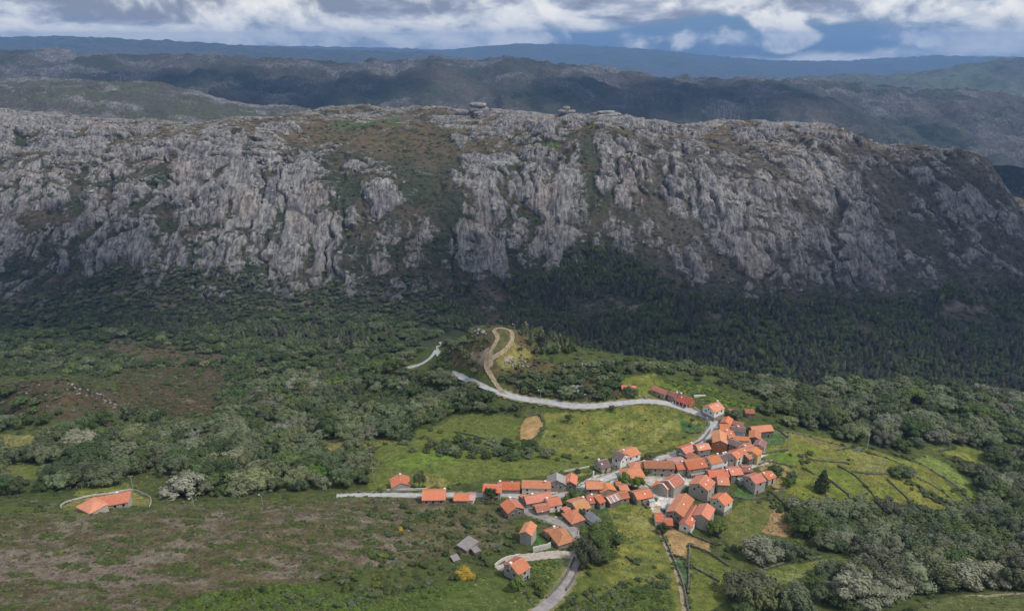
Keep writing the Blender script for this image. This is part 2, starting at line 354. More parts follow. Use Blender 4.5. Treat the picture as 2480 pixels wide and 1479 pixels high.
# bowl of meadows
paint([(1000, 1040), (1070, 1030), (1200, 1060), (1320, 1075), (1450, 1105), (1440, 1135), (1330, 1150), (1160, 1165), (900, 1190), (870, 1150), (900, 1100), (960, 1060)], GRN, (0.125, 0.15, 0.038))
paint([(1310, 1000), (1420, 995), (1560, 978), (1640, 987), (1705, 1025), (1712, 1040), (1690, 1064), (1640, 1080), (1560, 1105), (1430, 1110), (1300, 1078), (1325, 1035)], OLV, (0.115, 0.14, 0.036))
for p in ([(1440, 1045), (1530, 1025), (1545, 1030), (1470, 1060)], [(1560, 1060), (1620, 1020), (1640, 1020), (1590, 1070)], [(1480, 1085), (1590, 1075), (1560, 1090)]): paint(p, (0.235, 0.245, 0.085), OLV)
paint([(1430, 1010), (1500, 995), (1520, 1010), (1440, 1035)], BRI, OLV)
paint([(1062, 1040), (1110, 992), (1180, 1000), (1262, 1014), (1262, 1035), (1246, 1066), (1160, 1062)], (0.115, 0.14, 0.038), GRN, False)
paint([(1258, 1040), (1275, 1010), (1308, 1007), (1316, 1035), (1290, 1062), (1262, 1064)], OCH, (0.30, 0.21, 0.085), False)
paint([(1645, 1013), (1695, 1030), (1706, 1041), (1652, 1046)], (0.055, 0.115, 0.035), (0.075, 0.14, 0.05), False)
paint([(730, 1082), (790, 1060), (860, 1062), (960, 1050), (990, 1070), (860, 1092), (760, 1095)], (0.14, 0.155, 0.045), STRAW)
paint([(0, 1052), (90, 1055), (100, 1078), (0, 1080)], (0.16, 0.165, 0.06), STRAW); paint([(0, 1098), (60, 1098), (60, 1120), (0, 1122)], (0.15, 0.16, 0.055)); paint([(0, 1125), (110, 1122), (110, 1160), (0, 1165)], (0.16, 0.165, 0.06), GRN)
paint([(930, 1120), (1060, 1090), (1110, 1120), (1000, 1135)], BRI)
paint([(1030, 1150), (1080, 1158), (1080, 1180), (1020, 1182)], STRAW, OLV); paint([(1440, 1140), (1400, 1155), (1360, 1165), (1390, 1145)], STRAW, OLV)
# left house garden
paint([(150, 1225), (205, 1205), (320, 1188), (365, 1208), (360, 1240), (150, 1245)], STRAW, OLV, ylim=330); paint([(180, 1195), (190, 1180), (310, 1170), (320, 1185), (210, 1202)], OLV, GRN)
# terraces right of the village
paint([(1870, 1035), (1950, 1050), (2100, 1085), (2250, 1130), (2330, 1215), (2320, 1250), (2180, 1225), (2050, 1215), (1960, 1215), (1885, 1185), (1850, 1100)], (0.158, 0.190, 0.034), (0.168, 0.160, 0.040))
paint([(1960, 1125), (2060, 1135), (2130, 1215), (2050, 1215), (1990, 1180)], (0.152, 0.190, 0.034), GRN); paint([(2140, 1150), (2210, 1165), (2300, 1225), (2230, 1225)], (0.195, 0.190, 0.042), OLV)
paint([(2050, 1090), (2150, 1105), (2160, 1145), (2070, 1140)], (0.19, 0.195, 0.07), OLV); paint([(1870, 1040), (1945, 1055), (2060, 1085), (2040, 1092), (1930, 1070)], (0.185, 0.155, 0.06), OLV)
paint([(1852, 1043), (1885, 1040), (1905, 1060), (1895, 1078), (1852, 1080)], (0.07, 0.125, 0.045), (0.095, 0.15, 0.055), False)
paint([(1850, 1105), (1895, 1092), (1928, 1102), (1926, 1121), (1880, 1122)], (0.125, 0.185, 0.035), (0.105, 0.155, 0.03), False)
paint([(1838, 1132), (1866, 1120), (1915, 1132), (1906, 1180), (1880, 1190), (1862, 1160)], STRAW, (0.28, 0.21, 0.09), False)
paint([(2212, 1112), (2250, 1104), (2300, 1125), (2360, 1180), (2378, 1240), (2330, 1180), (2260, 1140)], (0.165, 0.21, 0.055), BRI)
paint([(2260, 1088), (2330, 1078), (2440, 1112), (2380, 1128), (2290, 1100)], OLV, GRN); paint([(2258, 1062), (2275, 1060), (2280, 1072), (2262, 1074)], (0.33, 0.24, 0.15))
# below the village
paint([(1470, 1230), (1500, 1215), (1560, 1222), (1590, 1240), (1605, 1295), (1640, 1385), (1662, 1479), (1320, 1479), (1405, 1385), (1450, 1330), (1500, 1310)], (0.115, 0.135, 0.035), OLV)
paint([(1520, 1250), (1570, 1245), (1590, 1290), (1560, 1300), (1530, 1280)], (0.21, 0.205, 0.075), OLV)
paint([(1330, 1479), (1400, 1400), (1450, 1380), (1480, 1430), (1620, 1400), (1640, 1479)], (0.10, 0.125, 0.03), (0.12, 0.14, 0.038))
paint([(1475, 1223), (1500, 1215), (1535, 1222), (1530, 1238), (1490, 1235)], BRI, GRN); paint([(1443, 1233), (1470, 1230), (1475, 1242), (1450, 1246)], (0.06, 0.12, 0.035), wobble=False)
paint([(1604, 1292), (1632, 1278), (1665, 1295), (1718, 1316), (1720, 1341), (1674, 1322), (1668, 1357), (1624, 1344)], OCH, (0.31, 0.215, 0.095), False)
paint([(1674, 1326), (1720, 1345), (1772, 1376), (1800, 1420), (1760, 1450), (1720, 1479), (1668, 1479)], (0.155, 0.165, 0.042), GRN, False)
paint([(1626, 1348), (1666, 1359), (1666, 1420), (1650, 1400)], (0.06, 0.11, 0.045), (0.10, 0.155, 0.085), False)
paint([(1735, 1290), (1765, 1240), (1800, 1205), (1880, 1210), (1870, 1250), (1845, 1290), (1780, 1330)], (0.15, 0.15, 0.045), (0.115, 0.13, 0.036))
paint([(1772, 1198), (1790, 1180), (1830, 1185), (1828, 1208), (1800, 1208)], (0.06, 0.13, 0.035), (0.085, 0.15, 0.045), False)
paint([(1845, 1290), (1866, 1250), (1880, 1222), (1915, 1250), (1942, 1280), (1900, 1302)], (0.33, 0.215, 0.12), (0.26, 0.17, 0.08))
paint([(1815, 1395), (1900, 1365), (2085, 1338), (2075, 1352), (2000, 1372), (1900, 1415), (1840, 1415)], (0.20, 0.22, 0.075), GRN); paint([(1830, 1440), (1890, 1430), (1880, 1479), (1830, 1479)], GRN)
paint([(2170, 1500), (2250, 1460), (2330, 1438), (2480, 1428), (2700, 1430), (2700, 1530), (2170, 1530)], (0.13, 0.145, 0.05), (0.10, 0.115, 0.04))
paint([(2330, 1442), (2400, 1440), (2480, 1432), (2480, 1437), (2400, 1446)], (0.34, 0.29, 0.22))
# moor spur
MOOR = [(-400, 1262), (0, 1245), (250, 1232), (600, 1212), (880, 1202), (1150, 1212), (1215, 1240), (1255, 1285), (1200, 1330), (1090, 1345), (900, 1375), (700, 1420), (430, 1450), (250, 1560), (-400, 1560)]
mm = inpoly(WX, WY, MOOR) & (Yg < 330)
a = sstep(-.04, .3, fbm(X / 18 + 4, Yg / 11, 5, 41))[..., None]; b = sstep(.0, .3, fbm(X / 14, Yg / 9, 4, 42))[..., None]
c = sstep(.10, .36, fbm(X / 24, Yg / 15, 4, 43))[..., None]
mc = np.array(DRY) * a + np.array((0.105, 0.092, 0.045)) * (1 - a); mc = mc * (1 - b) + np.array((0.068, 0.078, 0.026)) * b; mc = mc * (1 - c * .8) + np.array((0.185, 0.155, 0.118)) * c * .8
rf = sstep(900, 1150, PX)[..., None] * .6; mc = mc * (1 - rf) + np.array((0.115, 0.11, 0.045)) * rf
GC[mm] = mc[mm]
paint([(-400, 1325), (0, 1330), (160, 1335), (330, 1365), (400, 1400), (250, 1420), (100, 1400), (-400, 1380)], (0.175, 0.142, 0.110), DRY, ylim=330)
edge = inpoly(WX, WY, [(-100, 1225), (250, 1228), (600, 1208), (900, 1200), (900, 1214), (600, 1226), (250, 1248), (-100, 1256)]) & (Yg < 330); GC[edge] = GC[edge] * .35 + np.array((0.10, 0.125, 0.03)) * .65
paint([(520, 1430), (700, 1415), (900, 1440), (950, 1540), (330, 1540), (430, 1470)], (0.105, 0.150, 0.034), (0.085, 0.112, 0.032), ylim=300)
paint([(930, 1450), (1060, 1420), (1190, 1392), (1250, 1410), (1330, 1400), (1330, 1440), (1270, 1540), (880, 1540)], (0.098, 0.128, 0.034), (0.078, 0.108, 0.028), ylim=300)
paint([(1280, 1370), (1380, 1350), (1385, 1375), (1330, 1440), (1290, 1400)], (0.115, 0.15, 0.038), (0.15, 0.155, 0.05), ylim=300)
paint([(1293, 1292), (1330, 1318), (1333, 1325), (1296, 1327)], (0.06, 0.135, 0.03), wobble=False)
paint([(1198, 1372), (1228, 1360), (1230, 1378), (1210, 1382)], (0.46, 0.41, 0.36), wobble=False); paint([(1315, 1270), (1340, 1300), (1345, 1335), (1360, 1332), (1345, 1300), (1335, 1278)], (0.14, 0.10, 0.075))
# yards and lanes of trodden earth and granite setts
YARDS = [[(1400, 1172), (1440, 1150), (1500, 1140), (1560, 1130), (1640, 1150), (1700, 1140), (1770, 1130), (1830, 1118), (1875, 1112), (1855, 1125), (1810, 1135), (1760, 1150), (1710, 1145), (1690, 1165), (1660, 1180), (1640, 1215), (1625, 1245), (1590, 1265), (1580, 1235), (1570, 1200), (1545, 1180), (1500, 1170), (1480, 1180), (1400, 1190)],
         [(1330, 1190), (1375, 1185), (1410, 1182), (1395, 1195), (1350, 1202)], [(1320, 1262), (1345, 1248), (1365, 1250), (1360, 1262), (1400, 1278), (1395, 1290), (1350, 1268)], [(1690, 1115), (1800, 1100), (1840, 1080), (1860, 1100), (1830, 1115), (1720, 1125)]]
for p in YARDS: paint(p, (0.42, 0.375, 0.32), (0.52, 0.48, 0.43), False)
paint([(1565, 1205), (1640, 1200), (1640, 1225), (1622, 1250), (1590, 1262), (1580, 1235)], (0.64, 0.62, 0.59), (0.52, 0.49, 0.45), False)
paint([(1585, 1225), (1602, 1228), (1595, 1258), (1583, 1262)], (0.36, 0.24, 0.11), (0.42, 0.36, 0.28))
# wood and forest floor beyond the ridge
deep = sstep(540, 640, Yg) * sstep(1000, 1150, PX + 0 * Yg); dk = np.array((0.05, 0.055, 0.028)); GC = GC * (1 - deep[..., None]) + dk * deep[..., None]
GC *= (1 + wob3 * 0.22 + wob * 0.12)[..., None]; GC = np.clip(GC, 0.012, 0.7)

def land_mat(name):
    m = bpy.data.materials.new(name); m.use_nodes = True; t = NT(m.node_tree)
    co = t.n('ShaderNodeTexCoord').outputs['Object']; col = t.n('ShaderNodeAttribute', attribute_name='Col').outputs['Color']
    st = t.n('ShaderNodeVectorMath', operation='MULTIPLY', ins={0: co, 1: (1.0, 1.0, 0.4)}).outputs[0]
    n1 = t.noise(st, 1.6, 5.0, 0.7); n2 = t.noise(st, 0.28, 4.0, 0.6); n3 = t.noise(st, 4.5, 3.0, 0.7)
    f = t.math('MULTIPLY', t.rng(n1, .28, .72, .58, 1.42), t.rng(n2, .3, .7, .74, 1.26)); f = t.math('MULTIPLY', f, t.rng(n3, .3, .7, .72, 1.28))
    c = t.mix(1.0, col, t.vec(f, f, f), 'MULTIPLY')
    hs = t.n('ShaderNodeHueSaturation', ins={'Hue': t.rng(t.noise(st, 0.5, 4.0, .6), .3, .7, .488, .512), 'Color': c}).outputs[0]
    b = t.n('ShaderNodeBsdfPrincipled', ins={'Base Color': hs, 'Roughness': 0.95, 'Specular IOR Level': 0.1})
    h = t.math('ADD', t.math('MULTIPLY', n1, 0.9), t.math('MULTIPLY', n3, 0.4))
    t.nt.links.new(t.n('ShaderNodeBump', ins={'Strength': 0.7, 'Distance': 0.5, 'Height': h}).outputs[0], b.inputs['Normal'])
    t.n('ShaderNodeOutputMaterial', ins={0: b.outputs[0]}); return m
LAND = land_mat('land_cover')
g_me = mesh_np('ground', np.c_[X.ravel(), Yg.ravel(), Z.ravel()], grid_faces(*X.shape), LAND, True); attr(g_me, 'Col', GC.reshape(-1, 3), 'FLOAT_COLOR')
ground = tag(link('ground', g_me), kind='structure')

# ------------------------------------------------------------------ rock and heath material
def rock_mat(name, s=1.0, k=1.0):
    m = bpy.data.materials.new(name); m.use_nodes = True; t = NT(m.node_tree)
    co = t.n('ShaderNodeTexCoord').outputs['Object']
    col = t.n('ShaderNodeAttribute', attribute_name='Col').outputs['Color']; rk = t.n('ShaderNodeAttribute', attribute_name='rock').outputs['Fac']
    sc = lambda v: t.n('ShaderNodeVectorMath', operation='MULTIPLY', ins={0: co, 1: v}).outputs[0]
    fine = t.noise(sc((s, s, s)), 0.16, 6.0, 0.68); mid = t.noise(sc((s, s, s)), 0.035, 5.0, 0.6)
    streak = t.noise(sc((s, s * .35, s * .055)), 0.26, 6.0, 0.68, 0.35)
    grit = t.noise(sc((s, s, s * .8)), 0.5, 4.0, 0.7)
    mask = t.rng(t.math('ADD', t.math('ADD', rk, t.math('MULTIPLY', t.math('SUBTRACT', fine, 0.5), 1.0)), t.math('MULTIPLY', t.math('SUBTRACT', grit, 0.5), 0.55)), 0.36, 0.62)
    rc = t.ramp(t.math('ADD', t.math('MULTIPLY', streak, .72), t.math('MULTIPLY', mid, .28)), [(0.36, (0.052, 0.050, 0.056)), (0.45, (0.125, 0.120, 0.122)), (0.54, (0.232, 0.224, 0.218)), (0.66, (0.375, 0.362, 0.342))])
    if k != 1.0: rc = t.mix(1.0, rc, (k, k, k, 1), 'MULTIPLY')
    rc = t.mix(t.rng(t.noise(sc((s, s, s)), 0.012, 4.0, .6), .48, .68, 0, .55), rc, t.mix(1.0, rc, (1.08, .92, .80, 1), 'MULTIPLY'))
    f = t.rng(fine, .25, .75, .55, 1.45); veg = t.mix(1.0, col, t.vec(f, f, f), 'MULTIPLY')
    wv = t.n('ShaderNodeVectorMath', operation='ADD', ins={0: sc((s, s * .7, s * .55)), 1: t.n('ShaderNodeVectorMath', operation='MULTIPLY', ins={0: t.noise(sc((s, s, s)), .06, 3.0, .6, 0, 1), 1: (9., 9., 9.)}).outputs[0]}).outputs[0]
    v3 = t.n('ShaderNodeTexVoronoi', feature='DISTANCE_TO_EDGE', ins={'Vector': wv, 'Scale': 0.085, 'Randomness': 1.0}).outputs['Distance']
    crk = t.rng(t.noise(sc((s, s, s)), .02, 3.0, .6), .42, .62)
    crack = t.rng(v3, 0.0, 0.07, t.math('SUBTRACT', 1.0, t.math('MULTIPLY', crk, .6)), 1.0)
    rc = t.mix(1.0, rc, t.vec(crack, crack, crack), 'MULTIPLY')
    c = t.mix(mask, veg, rc)
    b = t.n('ShaderNodeBsdfPrincipled', ins={'Base Color': c, 'Roughness': 0.93, 'Specular IOR Level': 0.15})
    h = t.math('ADD', t.math('MULTIPLY', t.math('MULTIPLY', t.math('MINIMUM', v3, .25), crk), 1.6), t.math('ADD', t.math('MULTIPLY', fine, .8), t.math('MULTIPLY', streak, .8)))
    t.nt.links.new(t.n('ShaderNodeBump', ins={'Strength': 0.6, 'Distance': 2.6 / s, 'Height': h}).outputs[0], b.inputs['Normal'])
    t.n('ShaderNodeOutputMaterial', ins={0: b.outputs[0]}); return m
ROCK = rock_mat('granite_and_heath')

# ------------------------------------------------------------------ the granite mountain across the valley
MU = np.linspace(-0.84, 0.84, 900)
MYl = [930.0]
while MYl[-1] < 2250:
    y = MYl[-1]; MYl.append(y + (1.7 if y < 1000 else 1.15 if y < 1330 else 1.5 + (y - 1330) * .012))
MY = np.array(MYl); U2, Y2 = np.meshgrid(MU, MY); X2 = U2 * Y2; Z2 = base_z(U2, np.log(Y2))
Z2 = Z2 + fbm(X2 / 150, Y2 / 150, 4, 51) * 16 * sstep(960, 1100, Y2) + fbm(X2 / 45, Y2 / 60, 3, 52) * 6 * sstep(960, 1060, Y2)
dz = np.gradient(Z2, axis=0) / np.gradient(MY)[:, None]; slope = np.clip(dz, -.5, 2.5)
SL = np.cumsum(np.sqrt(1 + slope ** 2) * np.gradient(MY)[:, None], axis=0)      # length up the slope
PXm, PYm = project(X2, Y2, Z2)
wx = X2 + fbm(X2 / 30, SL / 30, 3, 61) * 14; ws = SL + fbm(X2 / 30 + 9, SL / 30, 3, 62) * 14
steep = sstep(.42, .75, slope); tilt = 0.35 * sstep(1400, 2200, PXm)
wx = wx + tilt * ws
a1, a2, ai = vor(wx / 50, ws / 112, 71); b1, b2, bi = vor(wx / 78, ws / 32, 72)                # upright pillars, lying slabs
c1, c2, ci = vor(wx / 9.5, ws / 15, 73); d1, d2, di = vor(wx / 19, ws / 8, 74)
ea = 1 - np.exp(-4.5 * (a2 - a1)); eb = 1 - np.exp(-4.5 * (b2 - b1)); ec = 1 - np.exp(-4.0 * (c2 - c1)); ed = 1 - np.exp(-4.0 * (d2 - d1))
big = ea * steep + eb * (1 - steep); bid = ai * steep + bi * (1 - steep); sm = ec * steep + ed * (1 - steep); sid = ci * steep + di * (1 - steep)
lowf = fbm(X2 / 70, SL / 55, 4, 81)
gl = np.exp(-(pn(wx / 62 + fbm(wx / 90, ws / 90, 2, 76) * .8, ws / 420, 75) / .075) ** 2) * sstep(.28, .5, slope) + .45 * np.exp(-(pn(wx / 34, ws / 260, 77) / .05) ** 2) * steep
plat = sstep(.34, .18, slope) * sstep(1200, 1320, Y2)                               # heath plateau and hollows
WXm = PXm + lowf * 30; WYm = PYm + fbm(X2 / 40, SL / 40, 3, 82) * 26
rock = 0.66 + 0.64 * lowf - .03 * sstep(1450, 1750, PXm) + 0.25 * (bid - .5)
rock -= 0.60 * gl + 0.50 * (1 - np.clip(big * 1.5, 0, 1)) + 0.22 * (1 - np.clip(sm * 1.4, 0, 1))
def dim(poly, amt):
    global rock
    rock = rock - amt * inpoly(WXm, WYm, poly)
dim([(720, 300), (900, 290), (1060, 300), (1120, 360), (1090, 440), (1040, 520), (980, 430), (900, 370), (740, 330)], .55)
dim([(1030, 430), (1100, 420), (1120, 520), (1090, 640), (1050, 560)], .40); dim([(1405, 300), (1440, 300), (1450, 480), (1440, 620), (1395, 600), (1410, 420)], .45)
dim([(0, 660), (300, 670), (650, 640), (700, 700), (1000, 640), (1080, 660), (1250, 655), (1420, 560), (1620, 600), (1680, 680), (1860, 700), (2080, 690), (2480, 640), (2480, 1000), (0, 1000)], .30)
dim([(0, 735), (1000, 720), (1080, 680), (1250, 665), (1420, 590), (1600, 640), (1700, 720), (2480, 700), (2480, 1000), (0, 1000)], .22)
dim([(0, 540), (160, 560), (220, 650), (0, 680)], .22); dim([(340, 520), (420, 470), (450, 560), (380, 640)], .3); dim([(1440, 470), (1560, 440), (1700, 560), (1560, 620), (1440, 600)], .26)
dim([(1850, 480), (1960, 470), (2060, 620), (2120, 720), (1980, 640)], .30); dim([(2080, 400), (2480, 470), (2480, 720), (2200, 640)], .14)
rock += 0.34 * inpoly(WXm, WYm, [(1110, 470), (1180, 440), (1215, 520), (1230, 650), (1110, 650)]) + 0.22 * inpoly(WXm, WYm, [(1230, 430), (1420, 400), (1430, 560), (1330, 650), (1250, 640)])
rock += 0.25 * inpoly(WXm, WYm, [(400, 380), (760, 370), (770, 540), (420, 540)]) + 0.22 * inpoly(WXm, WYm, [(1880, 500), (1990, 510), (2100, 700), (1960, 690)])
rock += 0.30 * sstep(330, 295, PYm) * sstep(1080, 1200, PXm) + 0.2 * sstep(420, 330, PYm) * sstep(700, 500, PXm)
rock = rock - plat * 0.25 * (1 - sstep(330, 290, PYm))
rk = np.clip(rock, -.3, 1.3); vis_r = np.clip(rk * 1.3, 0, 1)
slab = sstep(.15, .45, bid) * (.50 + .50 * steep)                                  # some cells are smooth unbroken slabs, others broken into blocks
flute = pn(wx / 4.6, ws / 70, 92) * .9 + pn(wx / 11, ws / 130, 93) * 3.0
lg = ws / 8.5 + fbm(wx / 40, ws / 25, 3, 94) * 2.2; led = lg - np.floor(lg); ledge = np.sqrt(np.clip(1 - (1 - led) ** 2, 0, 1)) * 2.6
disp = big ** .6 * (3.5 + 9.0 * bid) * (.35 + .65 * vis_r) + sm ** .7 * (0.5 + 2.0 * sid) * (.3 + .7 * vis_r) * (1 - .92 * slab) - 9.0 * gl * (.5 + .5 * vis_r) + flute * steep * vis_r + ledge * (1 - steep) * vis_r + fbm(wx / 6, ws / 9, 3, 91) * (1.2 - 1.0 * slab)
disp = (disp - 6) * sstep(935, 1020, Y2) * (1 - .72 * plat) * (1 - .5 * sstep(1330, 1600, Y2))
rk = rk + .30 * slab - .30 * (1 - steep) * sstep(.35, .0, led) * (rk < 1.2) - .34 * sstep(.05, .38, fbm(wx / 14, ws / 11, 4, 97)) * (1 - .8 * slab) - .20 * sstep(.0, .4, fbm(wx / 34, ws / 30, 3, 98)) * (1 - .5 * slab)
nl = np.sqrt(1 + slope ** 2); Ym = Y2 - disp * slope / nl; Zm = Z2 + disp / nl
veg = np.zeros(X2.shape + (3,)); veg[:] = (0.046, 0.052, 0.030)
kk = sstep(-.2, .4, fbm(X2 / 60, SL / 40, 4, 95))[..., None]; veg = veg * (1 - kk) + np.array((0.085, 0.070, 0.050)) * kk
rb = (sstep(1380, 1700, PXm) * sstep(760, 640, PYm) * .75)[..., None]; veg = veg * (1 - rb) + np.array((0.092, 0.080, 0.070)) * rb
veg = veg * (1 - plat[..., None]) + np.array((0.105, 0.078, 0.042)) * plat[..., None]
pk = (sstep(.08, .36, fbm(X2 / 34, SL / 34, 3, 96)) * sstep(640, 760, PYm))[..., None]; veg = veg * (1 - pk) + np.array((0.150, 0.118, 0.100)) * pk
for p in ([(800, 296), (960, 285), (980, 300), (830, 306)], [(1290, 335), (1350, 330), (1345, 365), (1300, 360)], [(1030, 300), (1150, 292), (1120, 306)], [(400, 290), (480, 288), (470, 300), (420, 300)], [(1225, 385), (1260, 390), (1250, 410)]):
    veg[inpoly(WXm, WYm, p)] = (0.074, 0.096, 0.034)
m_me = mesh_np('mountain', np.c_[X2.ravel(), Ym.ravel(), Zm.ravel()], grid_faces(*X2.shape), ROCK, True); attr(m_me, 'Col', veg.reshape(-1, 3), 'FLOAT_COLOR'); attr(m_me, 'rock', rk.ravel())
mountain = tag(link('mountain', m_me), kind='structure')

# ------------------------------------------------------------------ hills behind, plain, far ranges
def hills(name, crest, Yc, depth, zb, mat, nx=420, ny=90, amp=60.0, seed=1, rockb=0.35, vg=(0.07, 0.075, 0.04), cragk=.35):
    """a range of hills: crest given as (picture column, row) pairs at distance Yc"""
    cx = np.array([p for p, _ in crest], float); cyp = np.array([q for _, q in crest], float)
    us = np.linspace(-.95, .95, nx); tt = np.linspace(0, 1.35, ny); UU, TT = np.meshgrid(us, tt)
    pxs = CX + UU * FPX * (math.cos(PITCH) + .35 * math.sin(PITCH)); zc = HC - Yc * tpy(np.interp(pxs, cx, cyp))
    YY = Yc - depth + depth * TT + fbm(UU * 14, TT * 0 + seed, 3, seed) * depth * .18
    XX = UU * Yc
    prof = np.where(TT < 1, np.sin(np.clip(TT, 0, 1) * np.pi / 2) ** 1.15, 1 - (TT - 1) * 1.2)
    r = 1 - np.abs(fbm(XX / (amp * 11), YY / (amp * 8), 5, seed + 3)) * 2.2
    crestm = np.exp(-((TT - 1) / .16) ** 2)
    crag = np.abs(fbm(XX / (amp * 2.2), YY / (amp * 2.2), 4, seed + 15)) * amp * .9 * crestm
    ZZ = crag * cragk + zb + (zc - zb) * prof + (r - .72) * amp * (1 - .75 * crestm) * sstep(0, .2, TT) + (fbm(XX / (amp * 1.6), YY / (amp * 1.6), 4, seed + 5)) * amp * .5 * (.5 + .5 * sstep(0, .3, TT))
    rkk = rockb + .7 * fbm(XX / (amp * 5), YY / (amp * 4), 5, seed + 7) + .10 * crestm
    v = np.zeros(XX.shape + (3,)); v[:] = vg; q = sstep(-.2, .4, fbm(XX / (amp * 6), YY / (amp * 6), 4, seed + 9))[..., None]; v = v * (1 - q) + np.array((0.072, 0.064, 0.052)) * q
    me = mesh_np(name, np.c_[XX.ravel(), YY.ravel(), ZZ.ravel()], grid_faces(*XX.shape), mat, True); attr(me, 'Col', v.reshape(-1, 3), 'FLOAT_COLOR'); attr(me, 'rock', np.clip(rkk, -.3, 1.2).ravel())
    return tag(link(name, me), kind='structure')
ROCK2 = rock_mat('far_granite', .7, .8); ROCK3 = rock_mat('far_heath', .6, .62); ROCK4 = rock_mat('distant_heath', .12)
hills('rocky_hill', [(-300, 205), (0, 188), (120, 192), (230, 196), (350, 199), (390, 206), (450, 222), (540, 243), (620, 256), (720, 262), (800, 300), (1000, 420), (1400, 640), (2600, 900)], 2900, 800, -120, ROCK2, 560, 150, 28, 5, .36)
hills('middle_ridge', [(-400, 125), (0, 127), (150, 124), (300, 134), (420, 140), (520, 134), (640, 150), (670, 142), (760, 150), (860, 160), (940, 148), (1010, 152), (1070, 142), (1150, 150), (1240, 141), (1300, 155), (1370, 160), (1440, 163), (1520, 178), (1620, 188), (1750, 187), (1850, 192), (2000, 200), (2090, 206), (2200, 214), (2330, 216), (2480, 230), (2800, 240)], 4300, 2100, -430, ROCK3, 900, 280, 64, 9, .36, (0.040, 0.046, 0.032), .5)
hills('green_hill', [(-300, 400), (1500, 330), (1750, 230), (1900, 196), (1990, 186), (2040, 178), (2110, 183), (2200, 181), (2270, 172), (2350, 158), (2440, 142), (2480, 140), (2800, 125)], 6800, 2000, -440, ROCK4, 400, 100, 80, 13, .02, (0.085, 0.10, 0.045))
hills('far_ridge', [(-400, 92), (0, 93), (150, 90), (330, 96), (440, 103), (560, 112), (700, 117), (800, 123), (930, 127), (1050, 131), (1120, 140), (1250, 165), (1400, 210), (2700, 260)], 10500, 3200, -440, ROCK4, 420, 90, 90, 17, .0, (0.05, 0.06, 0.04))
hills('distant_range', [(-600, 100), (600, 112), (900, 116), (1080, 122), (1180, 112), (1260, 107), (1340, 108), (1450, 112), (1560, 120), (1700, 134), (1850, 146), (2000, 150), (2150, 142), (2250, 136), (2480, 140), (2900, 134)], 15400, 4200, -470, ROCK4, 320, 50, 90, 23, .0, (0.06, 0.07, 0.05))
pm = pmat('plain_fields', (0.10, 0.12, 0.055), .95, .3, 0.0011, rgb2=(0.055, 0.07, 0.035))
plain = MB().poly([(-29000, -2500, -480), (29000, -2500, -480), (29000, 15900, -480), (-29000, 15900, -480)]).build('plain', pm); tag(plain, kind='structure')
SHADE_CLOUDS = [(-640, 950, 420, 190, 3), (120, 960, 420, 150, 4), (800, 1060, 480, 230, 5), (-1300, 3500, 900, 330, 6), (900, 3600, 1000, 360, 7)]  # ground spots to be shaded by the added clouds, their widths and seed
# ------------------------------------------------------------------ air
hz = MB().box(-30000, 30000, -3000, 16200, -482, 340).build('haze', pm); tag(hz, kind='stuff'); tag(hz, 'thin blue haze filling the air over the valley', 'haze')
hm = bpy.data.materials.new('haze_air'); hm.use_nodes = True; t = NT(hm.node_tree)
pv = t.n('ShaderNodeVolumePrincipled', ins={'Color': (0.27, 0.53, 1.0, 1), 'Density': 0.000066, 'Anisotropy': 0.15})
t.n('ShaderNodeOutputMaterial', ins={1: pv.outputs[0]}); hz.data.materials.clear(); hz.data.materials.append(hm)
# ------------------------------------------------------------------ unseen clouds added above the frame to shade mountain, forest and ridge behind
pmat('shade_cloud_white', (0.85, 0.86, 0.88), 1.0, .03, .004)
def shade_cloud(cx, cy, cz, wx_, wy_, seed):
    r = random.Random(seed); V, F, nv = [], [], 0
    bm = bmesh.new(); bmesh.ops.create_icosphere(bm, subdivisions=3, radius=1.0); iv = np.array([v.co for v in bm.verts]); fi = np.array([[q.index for q in f.verts] for f in bm.faces]); bm.free()
    for k in range(12):
        a = r.uniform(0, 6.28); q = math.sqrt(r.random()) * .8; s = r.uniform(.22, .42)
        c = np.array((q * math.cos(a) * wx_, q * math.sin(a) * wy_, r.uniform(0, .12) * wx_)); n = 1 + .16 * np.sin(iv[:, 0] * 6 + k) * np.cos(iv[:, 1] * 5 + k * 2) + .08 * np.sin(iv[:, 2] * 11 + k)
        v = iv * n[:, None] * np.array((s * wx_, s * wy_, s * .45 * min(wx_, wy_))); v[:, 2] = np.where(v[:, 2] < 0, v[:, 2] * .35, v[:, 2]); V.append(v + c); F.append(fi + nv); nv += len(iv)
    o = link('shade_cloud', mesh_np('shade_cloud', np.concatenate(V), np.concatenate(F), M_SHADE_CLOUD, True)); o.location = (cx, cy, cz); return tag(o, kind='structure')
M_SHADE_CLOUD = MATS['shade_cloud_white']
off = Vector((sv.x, sv.y)) * (1100 / sv.z)
for tx, ty, wx_, wy_, sd in SHADE_CLOUDS: shade_cloud(tx + off.x, ty + off.y, 1050, wx_, wy_, sd)
